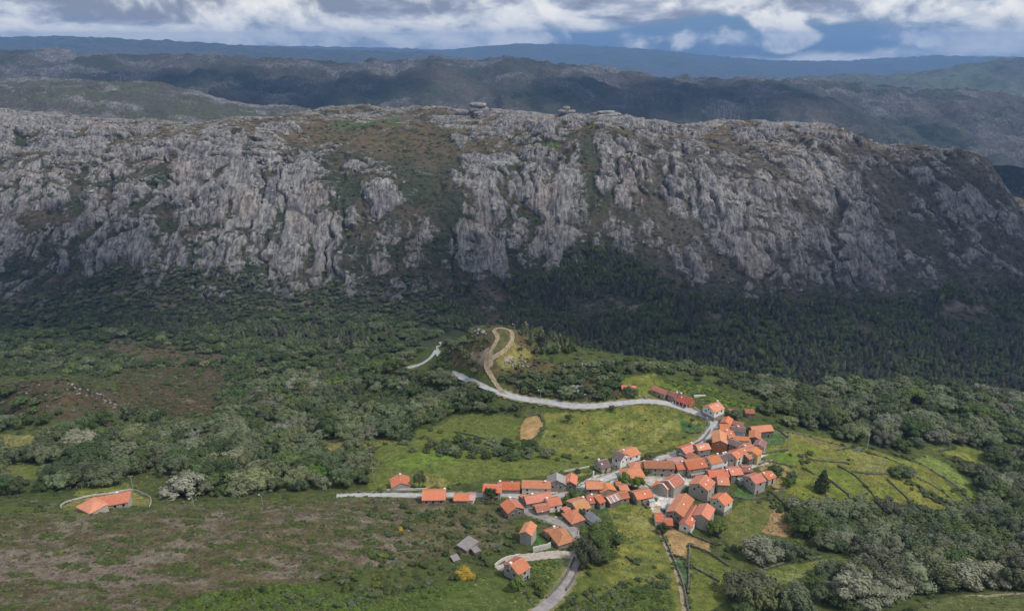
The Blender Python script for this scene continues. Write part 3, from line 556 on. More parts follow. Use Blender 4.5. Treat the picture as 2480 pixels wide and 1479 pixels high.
# ------------------------------------------------------------------ roads
pmat('asphalt', (0.46, 0.46, 0.465), .9, .12, .35, .2, 2.0, rgb2=(0.34, 0.34, 0.345)); pmat('worn_asphalt', (0.34, 0.315, 0.30), .92, .2, .3, .2, 2.0, rgb2=(0.24, 0.22, 0.21))
pmat('dirt', (0.36, 0.29, 0.205), .97, .25, .5, .4, 2.0, rgb2=(0.21, 0.175, 0.10)); pmat('gravel', (0.46, 0.41, 0.36), .97, .2, .8, .4, 2.5, rgb2=(0.34, 0.28, 0.22))
def smooth_line(pts, n=10):
    P = [Vector(p) for p in pts]; P = [2 * P[0] - P[1]] + P + [2 * P[-1] - P[-2]]; out = []
    for i in range(1, len(P) - 2):
        for k in range(n):
            t = k / n; a, b, c, d = P[i - 1:i + 3]
            out.append(.5 * ((2 * b) + (c - a) * t + (2 * a - 5 * b + 4 * c - d) * t * t + (3 * b - a - 3 * c + d) * t ** 3))
    out.append(P[-2]); return out
def on_ground(pix): return [Vector(hit(x, y)[:2] + (0,)) for x, y in pix]
def ribbon(name, pix, wid, mat, lift=0.14, cols=5, n=10, edge=0.0):
    L = smooth_line(on_ground(pix), n); v = []
    for i, p in enumerate(L):
        a = L[max(i - 1, 0)]; b = L[min(i + 1, len(L) - 1)]; d = (b - a).normalized(); nrm = Vector((-d.y, d.x, 0))
        w = wid * (1 + edge * math.sin(i * 1.7) * .5 + edge * random.uniform(-.5, .5))
        row = [p + nrm * w * (k / (cols - 1) - .5) for k in range(cols)]
        zz = gz([q.x for q in row], [q.y for q in row]); zc = float(np.mean(zz))
        for k, q in enumerate(row): v.append((q.x, q.y, max(float(zz[k]), zc * .5 + float(zz[k]) * .5) + lift))
    me = mesh_np(name, v, grid_faces(len(L), cols), mat, True)
    o = tag(link(name, me), kind='structure'); 
    if me.polygons[0].normal.z < 0: me.flip_normals()
    return o
M = MATS
MAIN = [(815, 1202), (845, 1201), (900, 1200), (950, 1199), (1040, 1200), (1100, 1199), (1160, 1199), (1215, 1197), (1265, 1204), (1310, 1210), (1350, 1204), (1385, 1192), (1412, 1182), (1440, 1169), (1490, 1150), (1535, 1131), (1575, 1116), (1625, 1104), (1663, 1089), (1697, 1069), (1720, 1046), (1731, 1028), (1716, 1012), (1670, 994), (1620, 979), (1570, 972), (1500, 978), (1440, 984), (1380, 983), (1310, 972), (1250, 963), (1205, 949)]
pmat('verge', (0.26, 0.215, 0.125), .97, .3, .5, .4, 2.0, rgb2=(0.13, 0.145, 0.05))
ribbon('road_verge', MAIN, 7.4, M['verge'], .06, edge=.35)
ribbon('road', MAIN, 5.0, M['asphalt'], .16, edge=.06)
ribbon('road', [(985, 893), (1003, 889), (1020, 883), (1036, 873), (1046, 864), (1052, 856), (1057, 847), (1062, 838), (1067, 829)], 3.4, M['asphalt'], .45, 5, 5)
LOWER = [(1266, 1206), (1272, 1222), (1280, 1240), (1315, 1252), (1350, 1266), (1383, 1281), (1400, 1300), (1404, 1322), (1398, 1348), (1386, 1381), (1366, 1420), (1337, 1455), (1303, 1483), (1270, 1510)]
ribbon('road_verge', LOWER, 7.0, M['verge'], .07, edge=.35); ribbon('road', LOWER, 4.9, M['worn_asphalt'], .18, edge=.06)
ribbon('road', [(1204, 950), (1180, 941), (1150, 929), (1128, 920), (1108, 911), (1092, 906)], 3.4, M['asphalt'], .25, 5, 5)
ribbon('dirt_track', [(1226, 962), (1213, 945), (1195, 921), (1181, 897), (1177, 880), (1184, 862), (1199, 833), (1205, 817), (1197, 801), (1210, 795), (1234, 800), (1241, 815), (1235, 835), (1215, 856), (1190, 872)], 3.0, M['dirt'], .2, edge=.2)
ribbon('gravel_lane', [(1396, 1346), (1345, 1344), (1295, 1349), (1255, 1354), (1225, 1362)], 6.0, M['gravel'], .2, edge=.15)
ribbon('dirt_track', [(1598, 1262), (1602, 1290), (1616, 1325), (1634, 1370), (1650, 1420), (1660, 1485)], 2.6, M['dirt'], .12, edge=.3)
# faded white dashes on the village street
pmat('road_paint', (0.72, 0.72, 0.70), .8, .15, 2.0)
L = smooth_line(on_ground([(1440, 1168.5), (1465, 1158.5), (1492, 1147.5), (1515, 1137)]), 12); mbp = MB()
for i in range(1, len(L) - 2, 4):
    a, b = L[i], L[i + 2]; d = (b - a).normalized(); nn = Vector((-d.y, d.x, 0)) * .09
    q = [a - nn, b - nn, b + nn, a + nn]; mbp.poly([(p.x, p.y, float(gz(p.x, p.y)) + .24) for p in q])
tag(mbp.build('lane_marking', M['road_paint']), kind='structure')

# ------------------------------------------------------------------ houses
def tile_mat(name, c1, c2, c3):
    m = bpy.data.materials.new(name); m.use_nodes = True; t = NT(m.node_tree); co = t.n('ShaderNodeTexCoord').outputs['Object']
    rnd = t.n('ShaderNodeObjectInfo').outputs['Random']; co2 = t.n('ShaderNodeVectorMath', operation='ADD', ins={0: co, 1: t.vec(t.math('MULTIPLY', rnd, 71.), 0., 0.)}).outputs[0]
    n1 = t.noise(co2, .55, 6.0, .68); n2 = t.noise(t.n('ShaderNodeVectorMath', operation='MULTIPLY', ins={0: co2, 1: (3.4, .8, .8)}).outputs[0], 1.4, 4.0, .7)
    n3 = t.noise(co2, 2.6, 3.0, .7); c = t.mix(t.rng(n1, .36, .64), (*c2, 1), (*c1, 1)); c = t.mix(t.rng(n2, .52, .72, 0, .85), c, (*c3, 1)); c = t.mix(t.rng(n3, .55, .75, 0, .5), c, (c3[0] * .55, c3[1] * .7, c3[2] * .75, 1)); c = t.mix(t.rng(t.noise(co2, .16, 3.0, .6), .48, .7, 0, .3), c, (c1[0] * .95, c1[1] * 1.2, c1[2] * 1.25, 1))
    w = t.n('ShaderNodeTexWave', wave_type='BANDS', bands_direction='X', ins={'Vector': co, 'Scale': 1.35, 'Distortion': .6, 'Detail': 1.0}).outputs['Fac']
    c = t.mix(t.rng(w, 0, .55, .22, 0.0), c, (c2[0] * .5, c2[1] * .5, c2[2] * .5, 1))
    c = t.n('ShaderNodeHueSaturation', ins={'Value': t.rng(rnd, 0, 1, .82, 1.14, False), 'Hue': t.rng(t.math('FRACT', t.math('MULTIPLY', rnd, 5.7)), 0, 1, .492, .512, False), 'Saturation': t.rng(t.math('FRACT', t.math('MULTIPLY', rnd, 11.3)), 0, 1, .9, 1.08, False), 'Color': c}).outputs[0]
    b = t.n('ShaderNodeBsdfPrincipled', ins={'Base Color': c, 'Roughness': .85, 'Specular IOR Level': .2})
    t.nt.links.new(t.n('ShaderNodeBump', ins={'Strength': .6, 'Distance': .08, 'Height': w}).outputs[0], b.inputs['Normal'])
    t.n('ShaderNodeOutputMaterial', ins={0: b.outputs[0]}); MATS[name] = m
tile_mat('or', (0.64, 0.235, 0.135), (0.56, 0.195, 0.11), (0.48, 0.19, 0.125)); tile_mat('or2', (0.57, 0.19, 0.115), (0.48, 0.155, 0.095), (0.41, 0.16, 0.11))
tile_mat('ob', (0.46, 0.175, 0.095), (0.36, 0.14, 0.085), (0.26, 0.13, 0.09)); tile_mat('lo', (0.64, 0.25, 0.105), (0.55, 0.20, 0.085), (0.45, 0.19, 0.10))
tile_mat('peach', (0.62, 0.31, 0.18), (0.54, 0.25, 0.14), (0.47, 0.22, 0.14)); tile_mat('red', (0.38, 0.095, 0.075), (0.32, 0.08, 0.065), (0.28, 0.10, 0.085))
tile_mat('br', (0.33, 0.115, 0.085), (0.26, 0.09, 0.07), (0.22, 0.10, 0.085)); tile_mat('gb', (0.20, 0.135, 0.12), (0.155, 0.105, 0.097), (0.12, 0.095, 0.09))
tile_mat('old', (0.36, 0.25, 0.19), (0.27, 0.18, 0.14), (0.46, 0.34, 0.27)); tile_mat('pk', (0.36, 0.185, 0.165), (0.29, 0.15, 0.135), (0.24, 0.14, 0.13))
tile_mat('pinkl', (0.62, 0.36, 0.34), (0.54, 0.30, 0.285), (0.45, 0.27, 0.26)); tile_mat('slate', (0.20, 0.20, 0.225), (0.155, 0.155, 0.175), (0.12, 0.12, 0.135))
tile_mat('grey', (0.37, 0.35, 0.335), (0.30, 0.285, 0.275), (0.24, 0.23, 0.22)); tile_mat('metal', (0.52, 0.54, 0.55), (0.44, 0.46, 0.47), (0.36, 0.34, 0.32)); tile_mat('green', (0.40, 0.50, 0.44), (0.34, 0.43, 0.38), (0.42, 0.40, 0.36))
tile_mat('conc', (0.33, 0.30, 0.295), (0.26, 0.24, 0.235), (0.18, 0.16, 0.15))
def stone_mat(name, c1, c2, joint=.6):
    m = bpy.data.materials.new(name); m.use_nodes = True; t = NT(m.node_tree); co = t.n('ShaderNodeTexCoord').outputs['Object']
    v = t.n('ShaderNodeTexVoronoi', ins={'Vector': t.n('ShaderNodeVectorMath', operation='MULTIPLY', ins={0: co, 1: (1., 1., 1.6)}).outputs[0], 'Scale': 1.7}).outputs
    n = t.noise(co, .5, 6.0, .65); r = t.n('ShaderNodeSeparateColor', ins={0: v['Color']}).outputs[0]
    c = t.mix(t.math('ADD', t.math('MULTIPLY', r, .45), t.math('MULTIPLY', n, .6), clamp=True), (*c2, 1), (*c1, 1)); c = t.mix(t.rng(v['Distance'], .42, .62, 0, joint), c, (c2[0] * .45, c2[1] * .45, c2[2] * .45, 1))
    b = t.n('ShaderNodeBsdfPrincipled', ins={'Base Color': c, 'Roughness': .93, 'Specular IOR Level': .1})
    t.nt.links.new(t.n('ShaderNodeBump', ins={'Strength': .5, 'Distance': .08, 'Height': t.math('SUBTRACT', 1.0, v['Distance'])}).outputs[0], b.inputs['Normal'])
    t.n('ShaderNodeOutputMaterial', ins={0: b.outputs[0]}); MATS[name] = m
stone_mat('st', (0.45, 0.405, 0.355), (0.25, 0.222, 0.195)); stone_mat('sd', (0.28, 0.25, 0.22), (0.14, 0.125, 0.11)); stone_mat('sl', (0.56, 0.51, 0.455), (0.38, 0.34, 0.30), .35)
pmat('wh', (0.80, 0.80, 0.79), .8, .06, .6, rgb2=(0.66, 0.66, 0.65)); pmat('cr', (0.68, 0.66, 0.53), .85, .06, .5, rgb2=(0.60, 0.58, 0.47)); pmat('bw', (0.56, 0.60, 0.66), .8, .06, .5, rgb2=(0.48, 0.52, 0.58))
pmat('ow', (0.42, 0.15, 0.06), .85, .15, .5); pmat('bl', (0.22, 0.26, 0.35), .8, .15, .5); pmat('pl', (0.42, 0.40, 0.385), .9, .12, .5, rgb2=(0.32, 0.30, 0.29)); pmat('yw', (0.55, 0.45, 0.26), .85, .1, .5); pmat('cw', (0.24, 0.20, 0.175), .9, .25, .6)
pmat('dark_glass', (0.025, 0.027, 0.032), .25, .1, 1.0); pmat('brown_wood', (0.16, 0.06, 0.045), .7, .2, 1.5); pmat('granite_trim', (0.50, 0.47, 0.43), .9, .12, 1.5); pmat('blue_paint', (0.16, 0.36, 0.55), .5, .1, 1.5)
pmat('white_paint', (0.82, 0.82, 0.80), .6, .05, 1.0); pmat('dark_wood', (0.07, 0.055, 0.045), .8, .2, 1.2); pmat('grey_metal', (0.36, 0.37, 0.38), .5, .1, 1.0)
HR = random.Random(5)
def opening(parent, kind, u, z, w, h, side, L, Wd, mat, trim):
    """a window or door on a wall side: 'f' front, 'l'/'r' gable ends; u runs along that wall"""
    d0, d1, d2 = .02, .07, .10
    def bx(a0, a1, z0, z1, e):
        m = MB()
        if side == 'f': m.box(a0, a1, -Wd / 2 - e, -Wd / 2 + .05, z0, z1)
        elif side == 'l': m.box(-L / 2 - e, -L / 2 + .05, a0, a1, z0, z1)
        else: m.box(L / 2 - .05, L / 2 + e, a0, a1, z0, z1)
        return m
    o = bx(u - w / 2 - .14, u + w / 2 + .14, z - (.0 if kind == 'door' else .14), z + h + .16, d1).build(kind, trim, parent)
    bx(u - w / 2, u + w / 2, z, z + h, d2).build('leaf' if kind == 'door' else 'pane', mat, o)
    return o
def roof_slab(a, b, c, d, th=.16):
    """sloping slab from four top corners"""
    dn = lambda p: (p[0], p[1], p[2] - th)
    return MB().solid([dn(p) for p in (a, b, c, d)], [a, b, c, d])
def house(label, p1, p2, Wd, he, hr, roof, wall, opt='', cat='house', name='stone_house'):
    A = Vector(hit(*p1, h=hr)); B = Vector(hit(*p2, h=hr))
    zr = (A.z + B.z) / 2; A, B = [Vector((float(ray_xy(q[0], q[1], (HC - zr) / float(tpy(q[1])))), (HC - zr) / float(tpy(q[1])), zr)) for q in (p1, p2)]; mid = (A + B) / 2; d = (B - A); 
    if d.x < 0: d = -d
    L = max(d.length, 2.5); rz = math.atan2(d.y, d.x)
    if rz > R(75): rz -= R(180)
    if 'ex' in opt: pass
    base = zr - hr; o = empty(name, (mid.x, mid.y, base), rz); tag(o, label, cat)
    hx, hy = L / 2, Wd / 2; rt = M[roof]; wm = M[wall]; lo = -2.6
    hip = 'hip' in opt; mono = 'mono' in opt
    wb = MB(); wx_ = hx - (.0 if hip else .05)
    if hip: HX = hx + hy * .85
    else: HX = hx
    hm = he + (hr - he)
    b4 = [(-HX, -hy, lo), (HX, -hy, lo), (HX, hy, lo), (-HX, hy, lo)]
    if hip: wb.solid(b4, [(x, y, he) for x, y, _ in b4])
    elif mono: wb.solid(b4, [(-HX, -hy, he), (HX, -hy, he), (HX, hy, hr), (-HX, hy, hr)])
    else:
        pr = lambda x: [(x, -hy, lo), (x, hy, lo), (x, hy, he), (x, 0, hr - .02), (x, -hy, he)]
        wb.solid(pr(-HX), pr(HX))
    wb.build('wall', wm, o)
    ov = .38; eo = .30; rise = (hr - he) / hy; ze = he - ov * rise * .6 + .12; zt = hr + .14
    if hip:
        ex, ey = HX + .4, hy + .4
        r1, r2 = (-hx, 0, zt), (hx, 0, zt); c = [(-ex, -ey, ze), (ex, -ey, ze), (ex, ey, ze), (-ex, ey, ze)]
        m = MB(); m.poly([c[0], c[1], r2, r1]); m.poly([c[1], c[2], r2]); m.poly([c[2], c[3], r1, r2]); m.poly([c[3], c[0], r1]); m.poly([(x, y, z - .02) for x, y, z in reversed(c)])
        rf = m.build('roof', rt, o)
        rc = MB().tube((-hx, 0, zt), (hx, 0, zt), .13, .13, 5)
        for q, rr in ((c[0], r1), (c[1], r2)): rc.tube(q, rr, .10, .10, 4)
        rc.build('ridge_cap', M['ridge'], rf)
    elif mono:
        rf = roof_slab((-HX - .3, -hy - .35, he + .08), (HX + .3, -hy - .35, he + .08), (HX + .3, hy + .3, hr + .14), (-HX - .3, hy + .3, hr + .14), .12).build('roof', rt, o)
    else:
        rf = roof_slab((-HX - eo, -hy - ov, ze), (HX + eo, -hy - ov, ze), (HX + eo, 0, zt), (-HX - eo, 0, zt)).build('roof', rt, o)
        roof_slab((HX + eo, hy + ov, ze), (-HX - eo, hy + ov, ze), (-HX - eo, 0, zt), (HX + eo, 0, zt)).build('roof_slope', rt, rf)
        if roof not in ('metal', 'slate', 'green', 'conc'): MB().tube((-HX - eo, 0, zt), (HX + eo, 0, zt), .14, .14, 5).build('ridge_cap', M['ridge'] if roof not in ('gb', 'grey', 'br', 'pk') else M['granite_trim'], rf)
    if 'stripe' in opt:
        n = 9
        for i in range(n):
            x0 = -HX + (i + .15) * 2 * HX / n; x1 = x0 + HX / n
            roof_slab((x0, -hy - ov - .02, ze + .05), (x1, -hy - ov - .02, ze + .05), (x1, -.05, zt + .05), (x0, -.05, zt + .05), .04).build('roof_sheet', M['grey_metal'] if i % 3 else M['white_paint'], rf)
    # chimneys 'c<fraction>' and skylights 's<n>'
    for tok in opt.split():
        if tok[0] == 'c' and tok[1:2].isdigit():
            x = (float('0.' + tok[1:]) - .5) * 2 * HX; yc = -.5 if 'wc' in opt else .35
            ch = MB().box(x - .38, x + .38, yc - .38, yc + .38, he, hr + .95).build('chimney', M['wh'] if 'wc' in opt or HR.random() < .7 else M['granite_trim'], rf)
            MB().box(x - .5, x + .5, yc - .5, yc + .5, hr + .95, hr + 1.1).build('chimney_cap', M['white_paint'], ch)
        if tok[0] == 's' and tok[1:].isdigit() and not hip:
            for q in range(int(tok[1:])):
                x = (HR.uniform(.2, .8) - .5) * 2 * HX; f = HR.uniform(.35, .6); y = -hy * f; z = zt + (ze - zt) * (f * hy / (hy + ov))
                MB().solid([(x - .3, y - .35, z - .35 * rise - .02), (x + .3, y - .35, z - .35 * rise - .02), (x + .3, y + .35, z + .35 * rise - .02), (x - .3, y + .35, z + .35 * rise - .02)],
                           [(x - .3, y - .35, z - .35 * rise + .10), (x + .3, y - .35, z - .35 * rise + .10), (x + .3, y + .35, z + .35 * rise + .10), (x - .3, y + .35, z + .35 * rise + .10)]).build('skylight', M['white_paint'], rf)
    # openings
    trim = M['granite_trim'] if wall in ('st', 'sd', 'sl', 'pl', 'cw') else M['white_paint']; gl = M['brown_wood'] if 'bn' in opt else M['dark_glass']
    if 'now' not in opt.split():
        two = he > 4.3; n = max(1, int((2 * HX) / 3.6)); zu = he - 1.75 if two else he - 1.75
        for i in range(n):
            x = -HX + (i + .5) * 2 * HX / n + HR.uniform(-.3, .3)
            if HR.random() < .82: opening(o, 'window', x, zu, 1.1, 1.25, 'f', 2 * HX, Wd, gl, trim)
            if two and HR.random() < .45: opening(o, 'window', x + .2, 1.0, .85, 1.0, 'f', 2 * HX, Wd, gl, trim)
        if n > 1 or HR.random() < .5:
            xd = HR.uniform(-.6, .6) * HX; opening(o, 'door', xd, .05, 1.1, 2.0, 'f', 2 * HX, Wd, M['brown_wood'] if HR.random() < .6 else gl, trim)
        for sd in ('l', 'r'):
            s = -1 if sd == 'l' else 1; fac = -(math.sin(rz) * s)      # gable towards the viewer?
            if fac > .15 and not hip:
                for yy in ((-hy * .42, hy * .42) if Wd > 7 else (0.0,)): opening(o, 'window', yy, max(.9, he - 2.1), 1.0, 1.2, sd, 2 * HX, Wd, gl, trim)
                if hr > 6.5: opening(o, 'window', 0, he - .1, .8, .9, sd, 2 * HX, Wd, gl, trim)
    if 'plinth' in opt:
        MB().box(-HX - .06, HX + .06, -hy - .06, hy + .06, lo, he * .42).build('stone_base', M['st'], o)
    if 'gal' in opt:                                     # timber gallery along the front
        y0, y1 = -hy - 1.5, -hy - .02; zf = he * .50
        MB().box(-HX * .8, HX * .98, y0, y1, zf - .16, zf).build('gallery_floor', M['granite_trim'], o)
        n = 9
        for i in range(n):
            x = -HX * .8 + i * (HX * 1.78) / (n - 1); MB().box(x - .09, x + .09, y0 + .05, y0 + .23, -1.5, he - .35).build('post', M['granite_trim'], o)
        MB().box(-HX * .8, HX * .98, y0 + .1, y0 + .16, zf + .85, zf + .97).build('handrail', M['granite_trim'], o)
    if 'porch' in opt:
        for i in range(4): x = -HX * .85 + i * HX * 1.7 / 3; MB().box(x - .16, x + .16, -hy - 1.9, -hy - 1.58, -1.0, he - .35).build('column', M['white_paint'], o)
        roof_slab((-HX - .3, -hy - 2.2, he - .35), (HX + .3, -hy - 2.2, he - .35), (HX + .3, -hy - .2, he + .28), (-HX - .3, -hy - .2, he + .28), .14).build('porch_roof', rt, o)
    if 'cope' in opt:                                    # raised white raking copings on the gables
        for s in (-1, 1):
            m = MB()
            for q in (-1, 1):
                m.solid([(s * (HX + .1) - .22, q * (hy + .3), he - .1), (s * (HX + .1) + .22, q * (hy + .3), he - .1), (s * (HX + .1) + .22, 0, hr + .2), (s * (HX + .1) - .22, 0, hr + .2)],
                        [(s * (HX + .1) - .22, q * (hy + .3), he + .35), (s * (HX + .1) + .22, q * (hy + .3), he + .35), (s * (HX + .1) + .22, 0, hr + .55), (s * (HX + .1) - .22, 0, hr + .55)])
            m.build('gable_coping', M['wh'], o)
    if 'step' in opt:
        for i in range(7): MB().box(-HX + .2 + i * .5, -HX + .7 + i * .5, -hy - 1.3, -hy - .03, -1.5, 2.6 - i * .36).build('outside_step', M['granite_trim'], o)
    return o
pmat('ridge', (0.66, 0.33, 0.22), .85, .15, 1.5)
H = house
# around the upper road
H('small orange-roofed barn behind a dark round tree on the grass', (1506, 933), (1540, 934), 4.8, 2.2, 3.3, 'or', 'st', 'now', 'barn')
H('long narrow stone house, leftmost of the three above the upper road', (1583, 935), (1615, 946.5), 5.5, 3.6, 4.9, 'ob', 'st', '')
H('short stone house wedged between its longer neighbours above the upper road', (1624, 947), (1640, 953), 6, 3.8, 5.2, 'br', 'st', 'c9')
H('deep red roofed house with white porch columns above the upper road', (1646, 954), (1677, 965), 7, 3.2, 5.0, 'red', 'ow', 'porch c1 s1')
H('tall white gabled house with garage at the bend of the road', (1717, 983), (1741, 973), 9, 6.2, 8.6, 'or', 'wh', 'plinth c9 s1')
H('low orange-roofed house half hidden behind a dark round tree', (1768, 993), (1788, 992.5), 8, 2.5, 4.0, 'or', 'st', 'now')
H('lone small stone shed with brownish roof nearest the wood edge', (1804, 992), (1825, 991.5), 5.2, 3.2, 4.4, 'ob', 'sd', 'now', 'shed')
H('small stone house with its gable to the road, just below the white gabled house', (1757.5, 1021), (1764, 1008), 5.6, 3.8, 5.1, 'or', 'sl', '')
H('narrow orange-brown roofed outbuilding right of the dark round tree', (1774, 1018), (1800, 1024), 5, 3.5, 4.7, 'ob', 'st', 'now', 'outbuilding')
H('orange-roofed house squeezed between road bend and the bluish-white house', (1744, 1027), (1769, 1029), 7, 4.0, 5.6, 'or', 'st', 'now')
H('bluish-white walled house with grey-brown roof and white chimney', (1771, 1032.5), (1804, 1035), 6.5, 5.2, 6.5, 'gb', 'bw', 'c5 wc')
H('large rust-red walled house with light orange gable roof at the road bend', (1745, 1066), (1742, 1040), 7.6, 6.0, 7.8, 'lo', 'ow', '')
H('orange roof with white chimney joined to the rust-red walled house', (1758, 1045), (1774, 1043.5), 8, 5.0, 6.5, 'or', 'st', 'c2 s1 now')
H('bright orange strip of roof below the bluish-white house', (1776, 1056.5), (1813, 1058.5), 4.6, 5.0, 6.0, 'lo', 'st', 'now')
H('weathered old tiled house with mottled grey and pink roof', (1789, 1064), (1817, 1065), 7.5, 3.5, 5.0, 'old', 'st', 'now')
H('two-storey stone house with dark grey-brown roof and four small windows', (1763, 1060), (1793, 1071.5), 6, 6.0, 7.4, 'gb', 'st', '')
H('dark stone L-shaped farm with orange roofs at the village edge', (1818.5, 1034), (1867, 1029), 7, 4.0, 5.7, 'or', 'sd', '', 'barn')
H('gabled wing of the L-shaped farm coming towards the viewer', (1828.5, 1057), (1829.5, 1040), 6.2, 4.5, 5.9, 'or', 'sd', '')
H('small house with dull pink tiled roof beside the green garden plot', (1838, 1076), (1845, 1062.5), 6, 4.5, 5.9, 'pk', 'sl', '')
# upper street
H('orange-roofed house at the left end of the upper street', (1650, 1085), (1679, 1075), 7.5, 4.5, 6.0, 'or', 'st', 'c9 s1')
H('stone house with two dark doorways and skylights beside the walled garden', (1686, 1078), (1715, 1073.5), 6.4, 5.2, 6.6, 'or', 'st', 's3')
H('grey sheet-metal roofed shed by the street', (1653, 1091), (1666, 1096), 6.5, 3.0, 3.6, 'metal', 'sd', 'mono now', 'shed', 'shed')
H('low tiled outbuilding with brownish roof beside the metal-roofed shed', (1671, 1095.5), (1689, 1109), 6.5, 3.0, 4.2, 'ob', 'sd', 'now', 'outbuilding')
H('pale pink roofed building behind the long street houses', (1616, 1113.5), (1655, 1109), 6.5, 3.2, 4.2, 'pinkl', 'st', 'now')
H('bright white house with outside steps and orange roof in the street row', (1714, 1108.5), (1740, 1102), 7.6, 5.5, 7.2, 'or2', 'wh', 'plinth c95')
H('narrow white-fronted house with grey-brown roof beside the bright white house', (1741, 1104), (1754, 1100), 6.5, 5.2, 6.7, 'gb', 'wh', 'c9')
H('narrow stone house with grey-brown roof, right of the white-fronted one', (1756.5, 1099), (1769, 1096), 7, 4.8, 6.3, 'gb', 'st', 'c1')
H('orange-roofed house with cream wall right of the two grey-brown roofs', (1772, 1097), (1785, 1090.5), 7.6, 4.5, 6.0, 'or', 'cr', '')
H('red-brown roofed house with a white chimney at the top of the street', (1787, 1089), (1807, 1081.5), 6.6, 5.0, 6.3, 'or2', 'bw', 'c9 s1')
H('broad orange-roofed house at the street top, uphill of the yellow one', (1808, 1081.5), (1823, 1077), 8.4, 5.0, 6.8, 'or', 'st', 'now')
H('yellow-walled tall house with light orange roof at the street end', (1822, 1092.5), (1832, 1082), 6.6, 6.0, 7.4, 'lo', 'yw', '')
H('dark stone house with patched orange roof facing the small paved yard', (1804, 1100), (1819.5, 1094.5), 6.5, 4.0, 5.3, 'or', 'sd', 's2')
H('long stone house with balcony and brown-orange roof along the square', (1560, 1117), (1632, 1118.5), 7.5, 5.2, 6.8, 'ob', 'st', 'c45')
H('short orange-roofed link between the two long houses along the square', (1636.5, 1122.5), (1656, 1120.5), 7, 5.0, 6.4, 'or', 'st', 'c8')
H('long orange-roofed house with a pillared gallery on two floors', (1659, 1117), (1704, 1110), 9.5, 5.5, 7.6, 'or', 'st', 'gal s1')
H('white house with brown roof and outside stairs by the road', (1493, 1091), (1513.5, 1100), 7.6, 6.0, 8.3, 'gb', 'wh', 'step')
H('white upper-floored house with orange roof behind the brown-roofed white house', (1508, 1094), (1539.5, 1083), 8.4, 6.0, 7.7, 'or', 'wh', 'plinth c1')
H('grey stone cottage with grey-brown roof, leftmost on the roadside', (1449, 1116.5), (1470, 1110.5), 8, 3.5, 5.8, 'gb', 'sl', 'c1 s1')
H('small hipped orange roof house at the corner by the road', (1541, 1121), (1549, 1120.5), 7.4, 3.4, 5.2, 'or', 'st', 'hip c9')
H('open-fronted hipped pavilion with white walls behind a bright green tree', (1523, 1137), (1540, 1136), 9, 3.0, 5.2, 'or', 'wh', 'hip', 'pavilion')
# church and square
ch = H('granite church with orange roof and white gable copings on the square', (1618, 1164), (1643, 1148.5), 8, 6.2, 8.4, 'or', 'sl', 'cope now', 'church', 'church')
H('low chancel block at the near end of the church', (1605, 1171), (1616, 1164.5), 6.4, 5.0, 6.7, 'or', 'sl', 'cope now', 'chapel', 'chancel')
H('little sacristy block on the left side of the church', (1589, 1165), (1600, 1169.5), 5, 3.5, 4.6, 'or', 'sl', 'now', 'chapel', 'sacristy')
H('long orange-roofed house along the lower edge of the upper street', (1715, 1141), (1761, 1138.5), 6.8, 3.8, 5.2, 'or', 'st', 'c98 wc now')
H('orange-roofed house between the long house and the blue-walled one', (1765, 1134), (1793, 1132), 8, 4.5, 6.0, 'or', 'st', 's1')
H('blue-grey walled house with red-brown roof', (1796, 1129), (1816.5, 1128), 6.4, 5.0, 6.3, 'br', 'bl', 's1 now')
H('tall grey house with windows high under the eaves above the garden plot', (1817, 1155), (1842, 1147), 8.2, 6.4, 8.0, 'or', 'pl', '')
H('stone house with skylights at the edge of the straw-coloured field', (1850, 1149), (1868.5, 1141), 6.6, 3.8, 5.1, 'or', 'sl', 's2 c05')
H('little shed with a pale green metal roof between garden shrubs', (1786, 1156.5), (1796, 1154), 4.6, 2.6, 3.1, 'green', 'pl', 'mono now', 'shed', 'shed')
H('big three-storey stone house with gable to the viewer right of the church', (1693, 1170), (1710, 1149.5), 10, 7.0, 9.4, 'or', 'sl', 's2')
H('plain stone house with one steep orange roof face beside the big gabled house', (1737, 1154.5), (1764, 1156), 8, 6.0, 7.8, 'or', 'st', 's1 now')
H('cream-walled gabled house with curved white balcony above the meadow', (1739, 1206.5), (1758.5, 1193), 8, 6.8, 8.8, 'or', 'cr', 'plinth')
H('long orange-roofed house with dormer step facing the parked car', (1635, 1236), (1661.5, 1194.5), 8, 6.0, 8.0, 'or', 'st', 's1')
H('low porch building with strip of orange roof at the near end of that long house', (1625.5, 1241), (1645, 1247), 4.0, 3.2, 4.2, 'or2', 'st', 'now', 'porch')
H('narrow white-ended house with rust-orange roof between two larger ones', (1660, 1265.5), (1685.5, 1223.5), 5.6, 4.6, 6.0, 'or2', 'wh', 's2')
H('tall dark-grey gabled house lowest of the village group', (1699, 1245), (1713.5, 1218.5), 7.2, 7.0, 8.8, 'or', 'pl', 'now')
H('small orange-roofed shed with a tree in front, beside the parked car', (1587, 1247.5), (1606, 1248), 6.4, 3.2, 4.2, 'or2', 'wh', 'now', 'shed', 'shed')
H('low patched shed joined to the right of the small shed by the car', (1609, 1257.5), (1628, 1258.5), 5.5, 3.0, 3.9, 'or2', 'sd', 'now', 'shed', 'shed')
